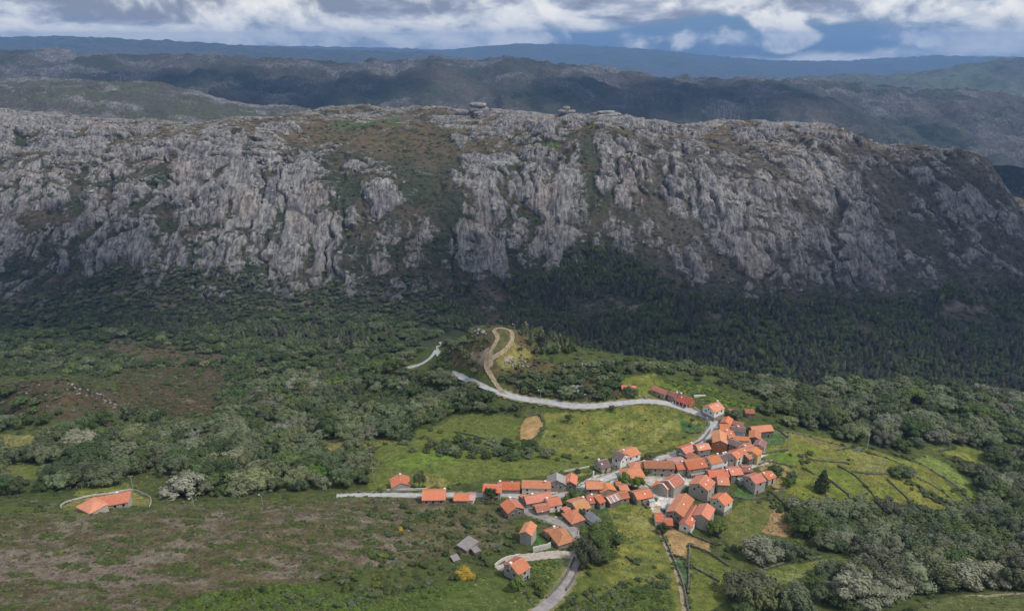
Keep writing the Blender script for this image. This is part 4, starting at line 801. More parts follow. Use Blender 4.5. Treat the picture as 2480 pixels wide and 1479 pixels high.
# lower row
H('stone barn with yellowish orange roof at the road fork', (1419.5, 1167), (1458, 1166.5), 7.4, 5.5, 7.0, 'lo', 'st', 'c97')
H('stone house with a kinked orange roof next to the yellowish-roofed barn', (1474, 1183.5), (1464, 1168), 8, 4.5, 6.0, 'lo', 'st', 'now')
H('tiny tiled hut beside the bright green tree', (1493, 1168), (1501, 1167), 5, 2.6, 3.6, 'ob', 'st', 'now', 'hut', 'hut')
H('small orange-roofed house behind the striped-roof shed', (1499, 1178), (1518, 1174), 6, 3.2, 4.4, 'or', 'sd', 'now')
H('stone shed with red and white striped sheet roof', (1468.5, 1204), (1495.5, 1193.5), 6.4, 3.4, 4.8, 'ob', 'sd', 'stripe now', 'shed', 'shed')
H('low stone house joined to the right of the striped-roof shed', (1498, 1193.5), (1518.5, 1190), 6.4, 3.2, 4.5, 'ob', 'st', '')
H('orange-roofed stone house with blue doors above the sloping meadow', (1536, 1193), (1573, 1185), 7.6, 4.0, 5.5, 'or', 'st', 's1')
H('white-roofed lean-to at the end of the blue-doored house', (1570, 1206), (1581, 1204), 3.8, 2.5, 2.9, 'metal', 'wh', 'mono now', 'shed', 'shed')
H('broad peach-coloured roof of the large house beside the road', (1386, 1217.5), (1416, 1206.5), 10, 4.5, 6.4, 'peach', 'st', 'c9')
H('orange-roofed wing between the peach roof and the next stone house', (1421, 1203), (1435, 1201), 7, 4.0, 5.4, 'or2', 'st', 's1 c9 now')
H('stone house with red-orange roof at the top of the green slope', (1441, 1203), (1453.5, 1197), 7.6, 4.0, 5.5, 'or2', 'st', '')
H('open farm shed with orange roof above the lower road', (1365, 1234.5), (1380, 1230), 7, 3.5, 4.8, 'or', 'sd', 'now', 'shed', 'shed')
H('hipped roof end of the open farm shed above the lower road', (1386, 1241.5), (1392, 1247.5), 7, 3.4, 4.7, 'or2', 'sd', 'hip', 'shed', 'shed')
H('white-walled lean-to with dark slate roof under the big dark tree', (1424, 1241.5), (1446, 1259), 4.6, 2.8, 3.5, 'slate', 'wh', 'now', 'outbuilding')
H('tiny orange roof just visible behind the village walnut tree', (1372, 1198), (1383, 1196.5), 5, 3.2, 4.2, 'or', 'sd', 'now', 'hut', 'hut')
# along the lower left road
H('orange-roofed house with terrace and tree in front, left of the roadside row', (1171.5, 1174), (1213.5, 1176.5), 6.8, 5.0, 6.5, 'or', 'sl', '')
H('low mottled-roof barn behind the terrace house', (1206, 1169), (1258.5, 1169), 7, 3.2, 4.7, 'or2', 'st', 'c1 now', 'barn')
H('long pale-walled house with brown shutters and white chimney', (1265, 1165), (1333, 1167), 6.8, 4.6, 6.1, 'or', 'cr', 'bn c82 wc')
H('grey-roofed stone hall with its gable over a paved yard', (1348.5, 1162), (1348.2, 1144), 9.2, 5.0, 7.4, 'grey', 'st', '', 'hall')
H('orange gabled house squeezed against the grey-roofed hall', (1381, 1165), (1384, 1145), 6, 5.0, 6.7, 'or', 'sd', 's1')
H('large orange gabled house with weathered plank end above the lane', (1250, 1227.5), (1232, 1206), 8.4, 4.5, 6.6, 'or', 'sd', 'c1')
H('long orange-roofed house with brown windows in the middle of the lower row', (1271, 1203), (1333, 1192.5), 7, 4.0, 5.5, 'or', 'st', 'bn c3')
H('small orange-roofed annex at the left end of the middle house', (1263, 1202), (1273, 1198), 5, 3.4, 4.5, 'or', 'st', 'now', 'annex')
H('white-walled house with orange roof below the long middle house', (1325, 1210), (1354.5, 1204), 6.8, 4.2, 5.7, 'or', 'wh', 'c02')
H('low stone shed with blotchy orange roof beside the curving road', (1296, 1226), (1326, 1220), 6, 3.0, 4.2, 'ob', 'sd', 'now', 'shed', 'shed')
H('tower-like grey house with bright orange roof and a blue window', (1273, 1286), (1285.5, 1262), 5.2, 6.3, 7.8, 'lo', 'pl', 'now')
H('rust-orange hipped stone house by the bend under the big trees', (1364, 1294), (1355, 1283), 7.6, 3.4, 5.4, 'lo', 'st', 'hip')
H('half-collapsed orange-roofed annex with a tall chimney', (1322, 1286), (1352, 1276), 5.6, 2.6, 3.9, 'ob', 'st', 'c7 now', 'annex')
H('pale plastered house with orange roof on the gravel lane in the foreground', (1238, 1368), (1265.5, 1350), 8.2, 5.2, 7.2, 'or2', 'pl', 'c02')
H('isolated orange gabled house left of the poplar beside the road', (971, 1168.5), (967, 1147), 9.2, 3.2, 5.5, 'or', 'pl', 'now c2')
H('broad orange roof rising over the moor edge beside the lower left road', (1024, 1188.5), (1078.5, 1187.5), 9.0, 3.6, 5.6, 'or', 'st', 'c97')
H('smaller orange roof over the moor edge, left of the pink one', (1100.5, 1197), (1135, 1197.5), 6, 3.0, 4.2, 'or', 'st', 'now')
H('small pink-roofed lean-to at the end of the smaller orange roof', (1138.5, 1197.5), (1146, 1198), 5.5, 2.8, 3.8, 'pinkl', 'wh', 'now', 'shed', 'shed')
# isolated house on the left, main block and wing
H('long hipped orange-roofed house standing alone in a walled garden', (226, 1207), (288, 1196), 9.0, 3.2, 5.4, 'or', 'sl', 'hip c75')
H('hipped near wing of the lone house in the walled garden', (216, 1211), (226, 1216), 8.0, 3.2, 5.2, 'or', 'sl', 'hip now')
# concrete huts in the scrub
H('grey flat-roofed concrete hut in the scrub below the moor', (1119, 1325), (1146, 1303.5), 5.2, 2.7, 2.95, 'conc', 'cw', 'mono now', 'hut', 'hut')
H('smaller concrete hut just below the flat-roofed one', (1147, 1331), (1157, 1326.5), 2.8, 2.2, 2.5, 'conc', 'cw', 'mono now', 'hut', 'hut')
H('lowest small grey hut in the scrub above the yellow broom', (1096, 1351), (1109, 1346.5), 3.0, 1.6, 1.9, 'conc', 'cw', 'mono now', 'hut', 'hut')
# ------------------------------------------------------------------ dry stone walls and garden walls
pmat('field_stone', (0.20, 0.185, 0.16), .95, .4, 1.6, .8, 3.0, rgb2=(0.085, 0.085, 0.062)); pmat('pale_stone', (0.58, 0.56, 0.53), .92, .25, 1.2, .4, 3.0, rgb2=(0.40, 0.385, 0.36))
def wall(label, pix, h=1.0, w=.62, mat='field_stone', name='stone_wall', group=None, jag=.25):
    L = smooth_line(on_ground(pix), 8); rs = [L[0]]                       # walk in half-metre-and-a-bit steps
    for p in L[1:]:
        while (p - rs[-1]).length > .9: rs.append(rs[-1] + (p - rs[-1]).normalized() * .9)
    v = []
    for i, p in enumerate(rs):
        a = rs[max(i - 1, 0)]; b = rs[min(i + 1, len(rs) - 1)]; d = (b - a).normalized() if (b - a).length > 0 else Vector((1, 0, 0)); n = Vector((-d.y, d.x, 0))
        z = float(gz(p.x, p.y)); hh = h * (1 + random.uniform(-jag, jag)); ww = w * (1 + random.uniform(-jag, jag)) / 2
        p = p + n * random.uniform(-.12, .12) * (jag * 4)
        for s, zz in ((-1.15, -.6), (-.8, hh * .9), (0, hh * 1.05), (.8, hh * .9), (1.15, -.6)): q = p + n * ww * s; v.append((q.x, q.y, z + zz))
    me = mesh_np(name, v, grid_faces(len(rs), 5), M[mat], False)
    if len(rs) < 2: return
    o = link(name, me); tag(o, label, 'wall', group); return o
WG = 'dry stone field walls'
for lab, pix, *k in [
 ('long dry stone wall along the dirt track down the near slope', [(1600, 1287), (1617, 1320), (1637, 1370), (1655, 1420), (1668, 1485)]),
 ('dry stone wall along the upper edge of the near ochre plot', [(1634, 1275), (1675, 1296), (1717, 1313), (1750, 1320)]),
 ('dry stone wall stepping down right of the near ochre plot', [(1669, 1321), (1719, 1341), (1768, 1374)]),
 ('short dry stone wall along the lower edge of the near ochre plot', [(1623, 1344), (1645, 1349), (1664, 1358)]),
 ('dry stone wall across the lowest near terrace', [(1672, 1372), (1710, 1391), (1742, 1410)]),
 ('dry stone wall dividing cabbage plot from lowest terrace', [(1669, 1322), (1668, 1360), (1668, 1400), (1665, 1440)]),
 ('curving dry stone wall between straw field and green oval field', [(1838, 1126), (1858, 1118), (1890, 1124), (1921, 1131)]),
 ('thick dry stone wall across the middle of the upper terraces', [(1954, 1111), (1980, 1116), (2010, 1119), (2051, 1122)]),
 ('straight dry stone wall running down from the middle of the terraces', [(2035, 1132), (2067, 1150), (2100, 1182), (2124, 1213)]),
 ('dry stone wall starting at the dark conifer and running down right', [(2009, 1163), (2035, 1184), (2057, 1203), (2053, 1226)]),
 ('rightmost dry stone wall running down the terraces', [(2147, 1161), (2173, 1184), (2194, 1205), (2210, 1221)]),
 ('short cross wall between the two lower terrace walls', [(2067, 1207), (2085, 1200), (2103, 1193)]),
 ('short dry stone wall left of the dark conifer', [(1941, 1134), (1958, 1142), (1975, 1151)]),
 ('dry stone wall leading to the hawthorn clump on the terraces', [(2062, 1143), (2116, 1149), (2153, 1148)]),
 ('crumbling double wall going down from the straw field corner', [(1866, 1190), (1880, 1203), (1896, 1218), (1912, 1235), (1930, 1255)]),
 ('dry stone wall above the green oval field', [(1850, 1100), (1877, 1094), (1908, 1090)]),
 ('short dry stone wall on the topmost terrace', [(2030, 1091), (2046, 1086), (2062, 1085)]),
 ('small wall in the upper right pasture', [(2275, 1093), (2295, 1087), (2312, 1082)]),
 ('stone parapet inside the bend of the upper road', [(1684, 1076), (1701, 1067), (1715, 1051), (1721, 1041)]),
 ('dark wall below the potato garden', [(1772, 1203), (1790, 1208), (1812, 1211), (1835, 1208), (1856, 1203)]),
 ('stone wall at the foot of the straw field', [(1870, 1183), (1885, 1186), (1905, 1180)]),
 ('low wall curving above the ochre crop patch', [(1272, 1010), (1290, 1006), (1308, 1006), (1314, 1022)]),
 ('low field wall below the round meadow left of the ochre crop', [(1100, 1046), (1130, 1052), (1165, 1061), (1210, 1067), (1245, 1069)]),
 ('stone wall along the edge of the moor behind the roadside houses', [(1165, 1213), (1195, 1219), (1222, 1226)]),
 ('stone wall in the meadow below the garden trees', [(1515, 1348), (1530, 1358), (1548, 1370)]),
 ('stone wall beside the road at the bottom of the picture', [(1412, 1345), (1402, 1375), (1388, 1405), (1370, 1432)]),
 ('dark wall along the left side of the near road', [(1390, 1352), (1376, 1385), (1352, 1420), (1322, 1450)]),
 ('stone wall along the lower edge of the lower left road', [(860, 1194), (900, 1193), (937, 1192)]),
 ('hedge-grown wall right of the L-shaped farm garden', [(1875, 1038), (1890, 1046), (1907, 1060)]),
 ('dark garden wall below the upper road gardens', [(1660, 1046), (1680, 1050), (1700, 1047)]),
 ('stone wall round the yard above the sloping meadow', [(1548, 1216), (1560, 1224), (1568, 1232)]),
 ('wall behind the three houses above the upper road', [(1664, 954), (1680, 950), (1692, 943)]),
 ('overgrown bank along the top edge of the terraces', [(1885, 1042), (1945, 1053), (2010, 1072), (2100, 1093)]),
 ('short bank between the two upper right terraces', [(2062, 1087), (2120, 1101), (2170, 1118), (2192, 1131)]),
 ('hedge-grown bank curving down the right end of the terraces', [(2165, 1145), (2230, 1160), (2285, 1192), (2318, 1222)]),
 ('bank at the lower end of the terraces below the conifer', [(1982, 1182), (2004, 1205), (2022, 1228)]),
 ('bank along the narrow bright field right of the terraces', [(2215, 1115), (2262, 1142), (2318, 1178), (2352, 1215)]),
 ('curved bank above the lower strip field', [(1822, 1388), (1900, 1362), (1990, 1348)]),
 ('stone wall bounding the track beside the small sheds', [(1582, 1246), (1588, 1262), (1597, 1284)])]: wall(lab, pix, *((.45, 1.1) if 'bank' in lab else ()), group=WG)
for lab, pix, h, w in [
 ('white-topped garden wall round the lone house on the left', [(150, 1234), (147, 1227), (160, 1217), (205, 1204), (262, 1196), (320, 1187), (345, 1196), (365, 1208), (361, 1230)], .9, .34),
 ('pale roadside wall in front of the isolated gabled house', [(937, 1189), (980, 1188), (1037, 1185)], 1.2, .6),
 ('pale block wall of the foreground gravel yard', [(1197, 1373), (1210, 1363), (1228, 1354), (1262, 1346)], 1.4, .6),
 ('pale retaining wall below the little lawn of the tower-like house', [(1290, 1337), (1312, 1332), (1336, 1325)], 2.6, .7),
 ('low curved wall round the church steps', [(1566, 1173), (1578, 1182), (1592, 1192), (1609, 1199), (1631, 1191), (1650, 1178)], .8, .8),
 ('thin pale wall curving right of the big dark tree', [(1476, 1275), (1488, 1288), (1496, 1303), (1499, 1322)], .8, .5),
 ('pale wall along the lawn behind the grey-roofed hall', [(1352, 1145), (1390, 1138), (1430, 1131)], .9, .5),
 ('white pool-like wall behind the deep red roof', [(1680, 962), (1695, 960.5), (1711, 961)], 1.2, 1.6),
 ('white boundary wall beside the white gabled house', [(1682, 990), (1690, 995), (1697, 1000)], 1.3, .5)]: wall(lab, pix, h, w, 'pale_stone', 'garden_wall', 'pale garden walls', .12)
# ------------------------------------------------------------------ lamps, poles, pillar, car
def street_lamp(label, px, py, h=7.0):
    x, y, z = hit(px, py); o = empty('street_lamp', (x, y, z), random.uniform(-.6, .6)); tag(o, label, 'street lamp', 'street lamps')
    MB().tube((0, 0, -.4), (0, 0, h), .11, .07).build('pole', M['grey_metal'], o); MB().tube((0, 0, h - .1), (-1.1, -.2, h + .25), .06, .05).build('arm', M['grey_metal'], o)
    MB().solid([(-1.75, -.38, h + .16), (-1.0, -.38, h + .16), (-1.0, .0, h + .16), (-1.75, .0, h + .16)], [(-1.65, -.33, h + .42), (-1.0, -.33, h + .42), (-1.0, -.05, h + .42), (-1.65, -.05, h + .42)]).build('lamp_head', M['white_paint'], o)
for lab, px, py, h in [('street lamp above the long curve of the upper road, nearer the knoll', 1309, 967, 6.5), ('street lamp above the upper road opposite the meadows', 1421, 980, 7), ('street lamp below the deep red roofed house', 1631, 991, 5),
     ('street lamp at the road bend below the white gabled house', 1716, 1033, 6), ('street lamp beside the curving lower road', 1319.5, 1278, 9), ('street lamp in front of the low mottled-roof barn', 1246, 1195, 6.5),
     ('street lamp on the knoll top at the edge of the pines', 1246, 800, 5), ('street lamp just over the moor edge right of the lone house', 470, 1228, 5), ('street lamp just over the moor edge left of the orange sliver roof', 636, 1222, 5),
     ('street lamp in the narrow street by the cream-walled house', 1791, 1121, 6), ('street lamp by the orange gabled house', 1405, 1186, 4)]: street_lamp(lab, px, py, h)
def utility_pole(label, px, py, h, r=.2, arms=1):
    x, y, z = hit(px, py); o = empty('utility_pole', (x, y, z), random.uniform(-.5, .5)); tag(o, label, 'utility pole', 'utility poles')
    MB().tube((0, 0, -.5), (0, 0, h), r, r * .6).build('pole', M['pl'], o)
    for k in range(arms):
        a = MB().box(-1.3, 1.3, -.08, .08, h - .5 - k, h - .36 - k).build('crossarm', M['pl'], o)
        for s in (-1.1, 0, 1.1): MB().tube((s, 0, h - .36 - k), (s, 0, h - .1 - k), .07, .05).build('insulator', M['white_paint'], a)
for a in [('tall concrete pole standing in the garden inside the road bend', 1705, 1051, 9, .3), ('pole in front of the lone stone shed by the wood edge', 1815, 1013, 6), ('concrete pole beside the green garden plot', 1907, 1085, 10, .3),
          ('concrete pole in front of the blue-grey walled house', 1820, 1130, 9, .25), ('concrete pole behind the dark conifer', 2001, 1136, 10, .22), ('grey pylon at the wood edge above the terraces', 2100, 1084, 10, .3, 2),
          ('thin pole in the meadow left of the isolated gabled house', 905, 1168, 9, .18), ('pole at the back of the walled garden of the lone house', 323, 1187, 9), ('pole in the scrub behind the far meadow', 2344, 1030, 10, .3)]: utility_pole(*a)
x, y, z = hit(1437, 1157); o = empty('wayside_pillar', (x, y, z)); tag(o, 'white stone wayside pillar on a stepped base beside the road', 'monument')
MB().box(-1.1, 1.1, -1.1, 1.1, -.5, .4).build('step', M['pale_stone'], o); MB().box(-.7, .7, -.7, .7, .4, .9).build('base', M['pale_stone'], o)
MB().solid([(-.42, -.42, .9), (.42, -.42, .9), (.42, .42, .9), (-.42, .42, .9)], [(-.26, -.26, 3.6), (.26, -.26, 3.6), (.26, .26, 3.6), (-.26, .26, 3.6)]).build('shaft', M['wh'], o); MB().box(-.4, .4, -.12, .12, 3.6, 4.3).build('cross', M['wh'], o)
pmat('car_paint', (0.045, 0.16, 0.24), .3, .05, 1.0); pmat('rubber', (0.02, 0.02, 0.02), .8, .1, 1.0)
def car(label, px, py, rz, paint):
    x, y, z = hit(px, py); o = empty('parked_car', (x, y, z + .02), rz); tag(o, label, 'car')
    pr = [(-2.05, .35), (-2.1, .75), (-1.2, .92), (.9, .95), (2.0, .85), (2.1, .4)]
    MB().solid([(a, -.85, b) for a, b in pr], [(a, .85, b) for a, b in pr]).build('body', M[paint], o)
    cb = [(-1.15, .92), (-.55, 1.46), (.95, 1.48), (1.75, .92)]; MB().solid([(a, -.72, b) for a, b in cb], [(a, .72, b) for a, b in cb]).build('cabin', M['dark_glass'], o)
    MB().box(-.5, .92, -.66, .66, 1.47, 1.52).build('roof_panel', M[paint], o)
    for sx in (-1.3, 1.3):
        for sy in (-.86, .86): w = MB().tube((sx, sy - .09, .32), (sx, sy + .09, .32), .32, .32, 12).build('wheel', M['rubber'], o); MB().tube((sx, sy - .1, .32), (sx, sy + .1, .32), .18, .18, 8).build('rim', M['grey_metal'], w)
    for sy in (-.6, .6): MB().box(-2.12, -2.05, sy - .18, sy + .18, .62, .78).build('headlight', M['white_paint'], o); MB().box(2.04, 2.13, sy - .18, sy + .18, .62, .78).build('tail_light', M['brown_wood'], o)
car('blue hatchback parked on the pale paving below the church', 1607, 1239, R(96), 'car_paint')
# wire fence behind the lone house
o = empty('wire_fence', hit(250, 1178)); tag(o, 'wire fence on pale posts behind the lone house', 'fence'); ox, oy, oz = o.location; prev = None
for i in range(10):
    x, y, z = hit(186 + i * 13, 1184 - i * 1.4); MB().tube((x - ox, y - oy, z - oz - .3), (x - ox, y - oy, z - oz + 1.6), .09, .07, 5).build('post', M['pale_stone'], o)
    if prev:
        for hh in (.7, 1.4): MB().tube((prev[0] - ox, prev[1] - oy, prev[2] - oz + hh), (x - ox, y - oy, z - oz + hh), .015, .015, 3).build('wire', M['grey_metal'], o)
    prev = (x, y, z)

# ------------------------------------------------------------------ boulders
def boulder_mesh(seed, mat, q=1.0):
    r = random.Random(seed);     bm = bmesh.new(); bmesh.ops.create_icosphere(bm, subdivisions=2, radius=1.0)
    off = r.uniform(0, 50)
    for v in bm.verts:
        p = v.co.normalized(); n = math.sin(p.x * 3 + off) * .12 + math.sin(p.y * 4 + off * 2) * .10 + math.sin(p.z * 5 + off) * .08
        b = max(abs(p.x), abs(p.y), abs(p.z)); s = (1 + n) / b ** .6 * .92
        v.co = p * s * .85
    me = bpy.data.meshes.new('boulder'); bm.to_mesh(me); bm.free(); me.materials.append(mat); me.polygons.foreach_set('use_smooth', [True] * len(me.polygons)); me.update(); return me
def boulder_mat():
    m = bpy.data.materials.new('granite_boulder'); m.use_nodes = True; t = NT(m.node_tree); co = t.n('ShaderNodeTexCoord').outputs['Object']
    rnd = t.n('ShaderNodeObjectInfo').outputs['Random']; n = t.noise(co, 1.3, 6.0, .7); s = t.noise(t.n('ShaderNodeVectorMath', operation='MULTIPLY', ins={0: co, 1: (2., 2., .4)}).outputs[0], 1.5, 4.0, .6)
    c = t.mix(t.rng(n, .35, .65), (.17, .165, .16, 1), (.35, .335, .315, 1)); c = t.mix(t.rng(s, .5, .7, 0, .6), c, (.12, .12, .125, 1))
    c = t.n('ShaderNodeHueSaturation', ins={'Value': t.rng(rnd, 0, 1, .75, 1.15, False), 'Color': c}).outputs[0]
    b = t.n('ShaderNodeBsdfPrincipled', ins={'Base Color': c, 'Roughness': .93, 'Specular IOR Level': .15}); t.n('ShaderNodeOutputMaterial', ins={0: b.outputs[0]}); return m
BM_ = boulder_mat(); BME = [boulder_mesh(i, BM_) for i in range(7)]
def rnd_rot(): return (random.uniform(-.4, .4), random.uniform(-.4, .4), random.uniform(0, 6.28))
def put_boulder(p, s, parent=None, name='boulder'):
    o = link(name, random.choice(BME), parent); o.location = p; o.scale = (s * random.uniform(.8, 1.35), s * random.uniform(.8, 1.2), s * random.uniform(.6, 1.0)); o.rotation_euler = rnd_rot(); return o
def grp_boulders(lab, spots, grp='granite boulders on the near ridge'):
    for px, py, s in spots:
        x, y, z = hit(px, py); tag(put_boulder((x, y, z + s * .25), s), lab, 'boulder', grp)
grp_boulders('dark granite outcrop boulder at the very top of the knoll', [(1160, 803, 2.4), (1151, 805, 1.9), (1169, 806, 2.0), (1157, 809, 1.6), (1143, 808, 1.3), (1176, 809, 1.2)])
grp_boulders('grey boulder in the scrub above the upper road', [(1398, 943, 3.4), (1405, 952, 2.8), (1386, 938, 2.2), (1410, 940, 2.0)])
grp_boulders('pale boulder on the ridge crest in front of the pine forest', [(1370 + i * 17 + random.uniform(-6, 6), 882 + abs(i - 8) * .8 + random.uniform(-3, 4), random.uniform(1.2, 2.6)) for i in range(20)])
grp_boulders('pinkish rubble stone on the bare patch right of the knoll track', [(1235 + random.uniform(-12, 45), 878 + random.uniform(-7, 10), random.uniform(.5, 1.3)) for i in range(26)])
grp_boulders('weathered rock of the outcrop on the left rocky knob', [(185 + i * 5 + random.uniform(-14, 14), 938 + i * 2.6 + random.uniform(-10, 10), random.uniform(.6, 1.5)) for i in range(30)] + [(random.uniform(60, 190), random.uniform(922, 990), random.uniform(.5, 1.2)) for i in range(20)])
grp_boulders('small pale rock beside the upper road meadow', [(1506, 984, 1.2), (1511, 983, 1.0), (1515, 985, .8), (1548, 959, .9), (1562, 960, 1.1), (1563, 964, 1.2)])
# boulders standing out of the mountain: the largest as single parts, the rest as one part
cand = np.argwhere((rk > .45) & (Y2 > 1010) & (Y2 < 1900)); RNG.shuffle(cand); tanm = (HC - Zm) / Ym; vism = tanm <= np.minimum.accumulate(tanm, axis=0) + .002
spots = [(j, i) for j, i in cand[:60000] if vism[j, i]]
wgt = [(j, i) for j, i in spots if RNG.random() < (.25 + .75 * (sm[j, i] > .6)) * (.35 + .65 * (slope[j, i] < .6))][:1500]
size = [float(RNG.gamma(2.0, .72) + .7) for _ in wgt]; order = sorted(range(len(wgt)), key=lambda q: -size[q])
bv, bf, nb = [], [], 0; T = []
for me in BME:
    vv = np.empty(len(me.vertices) * 3, np.float32); me.vertices.foreach_get('co', vv); T.append((vv.reshape(-1, 3), np.array([p.vertices[:] for p in me.polygons], np.int32)))
def low(seed):
    bm = bmesh.new(); bmesh.ops.create_icosphere(bm, subdivisions=1, radius=.95); r = random.Random(seed); bm.verts.ensure_lookup_table()
    v = np.array([v.co * r.uniform(.82, 1.1) / max(abs(c) for c in v.co) ** .55 for v in bm.verts]); f = np.array([[q.index for q in p.verts] for p in bm.faces]); bm.free(); return v, f
LOWB = [low(i) for i in range(6)]
for rank, q in enumerate(order):
    j, i = wgt[q]; s = min(size[q], 5.0); p = np.array((X2[j, i], Ym[j, i] + .1 * s, Zm[j, i] - .10 * s))
    if rank < 260: put_boulder(tuple(p), s, mountain)
    else:
        v, f = LOWB[q % 6]; an = RNG.uniform(0, 6.28); c, sn = math.cos(an), math.sin(an); w = v * s * np.array((RNG.uniform(.8, 1.3), RNG.uniform(.8, 1.2), RNG.uniform(.55, .95)))
        bv.append(np.c_[w[:, 0] * c - w[:, 1] * sn, w[:, 0] * sn + w[:, 1] * c, w[:, 2]] + p); bf.append(f + nb); nb += len(v)
o = link('boulder_scatter', mesh_np('boulder_scatter', np.concatenate(bv), np.concatenate(bf), BM_, True), mountain); tag(o, kind='stuff')
# the tors on the skyline
def mhit(px, py):
    d = np.where(vism, (PXm - px) ** 2 + (PYm - py) ** 2, 1e9); j, i = np.unravel_index(np.argmin(d), d.shape); return float(X2[j, i]), float(Ym[j, i]), float(Zm[j, i])
def tor(label, px, py, stones):
    x, y, z = mhit(px, py); o = empty('rock_tor', (x, y, z)); tag(o, label, 'rock tor')
    for dx, dy, dz, sx, sy, sz in stones:
        b = link('boulder', random.choice(BME), o); b.location = (dx, dy, dz); b.scale = (sx, sy, sz); b.rotation_euler = (0, random.uniform(-.08, .08), random.uniform(-.3, .3))
tor('huge rounded granite tor capping the mountain skyline', 1155, 270, [(0, 0, 13, 21, 15, 7.5), (1, 0, 4, 26, 17, 10), (-24, 0, -1, 20, 14, 8), (27, 0, 1, 20, 14, 8), (47, 0, -2, 18, 12, 6), (10, -8, -2, 28, 13, 7)])
tor('smaller jagged tor right of the big rounded one on the skyline', 1372, 276, [(0, 0, 9, 8, 7, 6), (-8, 0, 4, 9, 8, 5), (9, 0, 3, 10, 8, 5), (1, 0, 3, 12, 9, 6)])
tor('low layered rock stack on the skyline beside the dark gully', 1468, 276, [(0, 0, 6, 20, 10, 4), (18, 0, 3, 18, 10, 4), (-16, 0, 3, 14, 10, 4), (4, -3, 1, 26, 12, 4)])
# ------------------------------------------------------------------ plants
def leaf_mat(name, c1, c2, vary=1.0, transl=.0):
    m = bpy.data.materials.new(name); m.use_nodes = True; t = NT(m.node_tree); co = t.n('ShaderNodeTexCoord').outputs['Object']; rnd = t.n('ShaderNodeObjectInfo').outputs['Random']
    co = t.n('ShaderNodeVectorMath', operation='ADD', ins={0: co, 1: t.vec(t.math('MULTIPLY', rnd, 50.), 0., 0.)}).outputs[0]
    c = t.mix(t.rng(t.noise(co, .8, 4.0, .65), .35, .65), (*c1, 1), (*c2, 1))
    c = t.n('ShaderNodeHueSaturation', ins={'Hue': t.rng(t.math('FRACT', t.math('MULTIPLY', rnd, 5.3)), 0, 1, .5 - .018 * vary, .5 + .018 * vary, False), 'Saturation': t.rng(t.math('FRACT', t.math('MULTIPLY', rnd, 9.1)), 0, 1, 1 - .22 * vary, 1 + .12 * vary, False),
            'Value': t.rng(rnd, 0, 1, 1 - .3 * vary, 1 + .3 * vary, False), 'Color': c}).outputs[0]
    b = t.n('ShaderNodeBsdfPrincipled', ins={'Base Color': c, 'Roughness': .75, 'Specular IOR Level': .25}); t.n('ShaderNodeOutputMaterial', ins={0: b.outputs[0]}); return m
LEAF = {'grey-green': leaf_mat('leaf_grey_green', (0.092, 0.114, 0.050), (0.146, 0.168, 0.082)), 'dark green': leaf_mat('leaf_dark_green', (0.052, 0.080, 0.026), (0.090, 0.122, 0.040)),
        'pale silvery': leaf_mat('leaf_pale', (0.150, 0.162, 0.098), (0.212, 0.218, 0.148)), 'fresh green': leaf_mat('leaf_fresh', (0.075, 0.130, 0.018), (0.125, 0.185, 0.030), .5),
        'pine': leaf_mat('needle', (0.088, 0.108, 0.050), (0.145, 0.165, 0.082), 1.5), 'dull': leaf_mat('needle_dull', (0.080, 0.078, 0.058), (0.115, 0.105, 0.082), 1.2), 'scrub': leaf_mat('leaf_scrub', (0.062, 0.088, 0.022), (0.105, 0.132, 0.038)), 'heather': leaf_mat('heather', (0.105, 0.080, 0.052), (0.155, 0.120, 0.088), 1.1),
        'straw': leaf_mat('straw_grass', (0.17, 0.165, 0.06), (0.26, 0.235, 0.10), .8), 'grassy': leaf_mat('green_grass', (0.085, 0.115, 0.03), (0.13, 0.15, 0.042), .8), 'gold': leaf_mat('broom_flower', (0.30, 0.21, 0.012), (0.46, 0.32, 0.02), .3), 'twig': leaf_mat('dead_twig', (0.15, 0.125, 0.10), (0.22, 0.19, 0.165), .8)}
BARK = pmat('bark', (0.10, 0.085, 0.07), .95, .3, 2.0)
ICO = {}
def ico(n):
    if n not in ICO:
        bm = bmesh.new(); bmesh.ops.create_icosphere(bm, subdivisions=n, radius=1.0); ICO[n] = (np.array([v.co for v in bm.verts]), np.array([[q.index for q in f.verts] for f in bm.faces])); bm.free()
    return ICO[n]
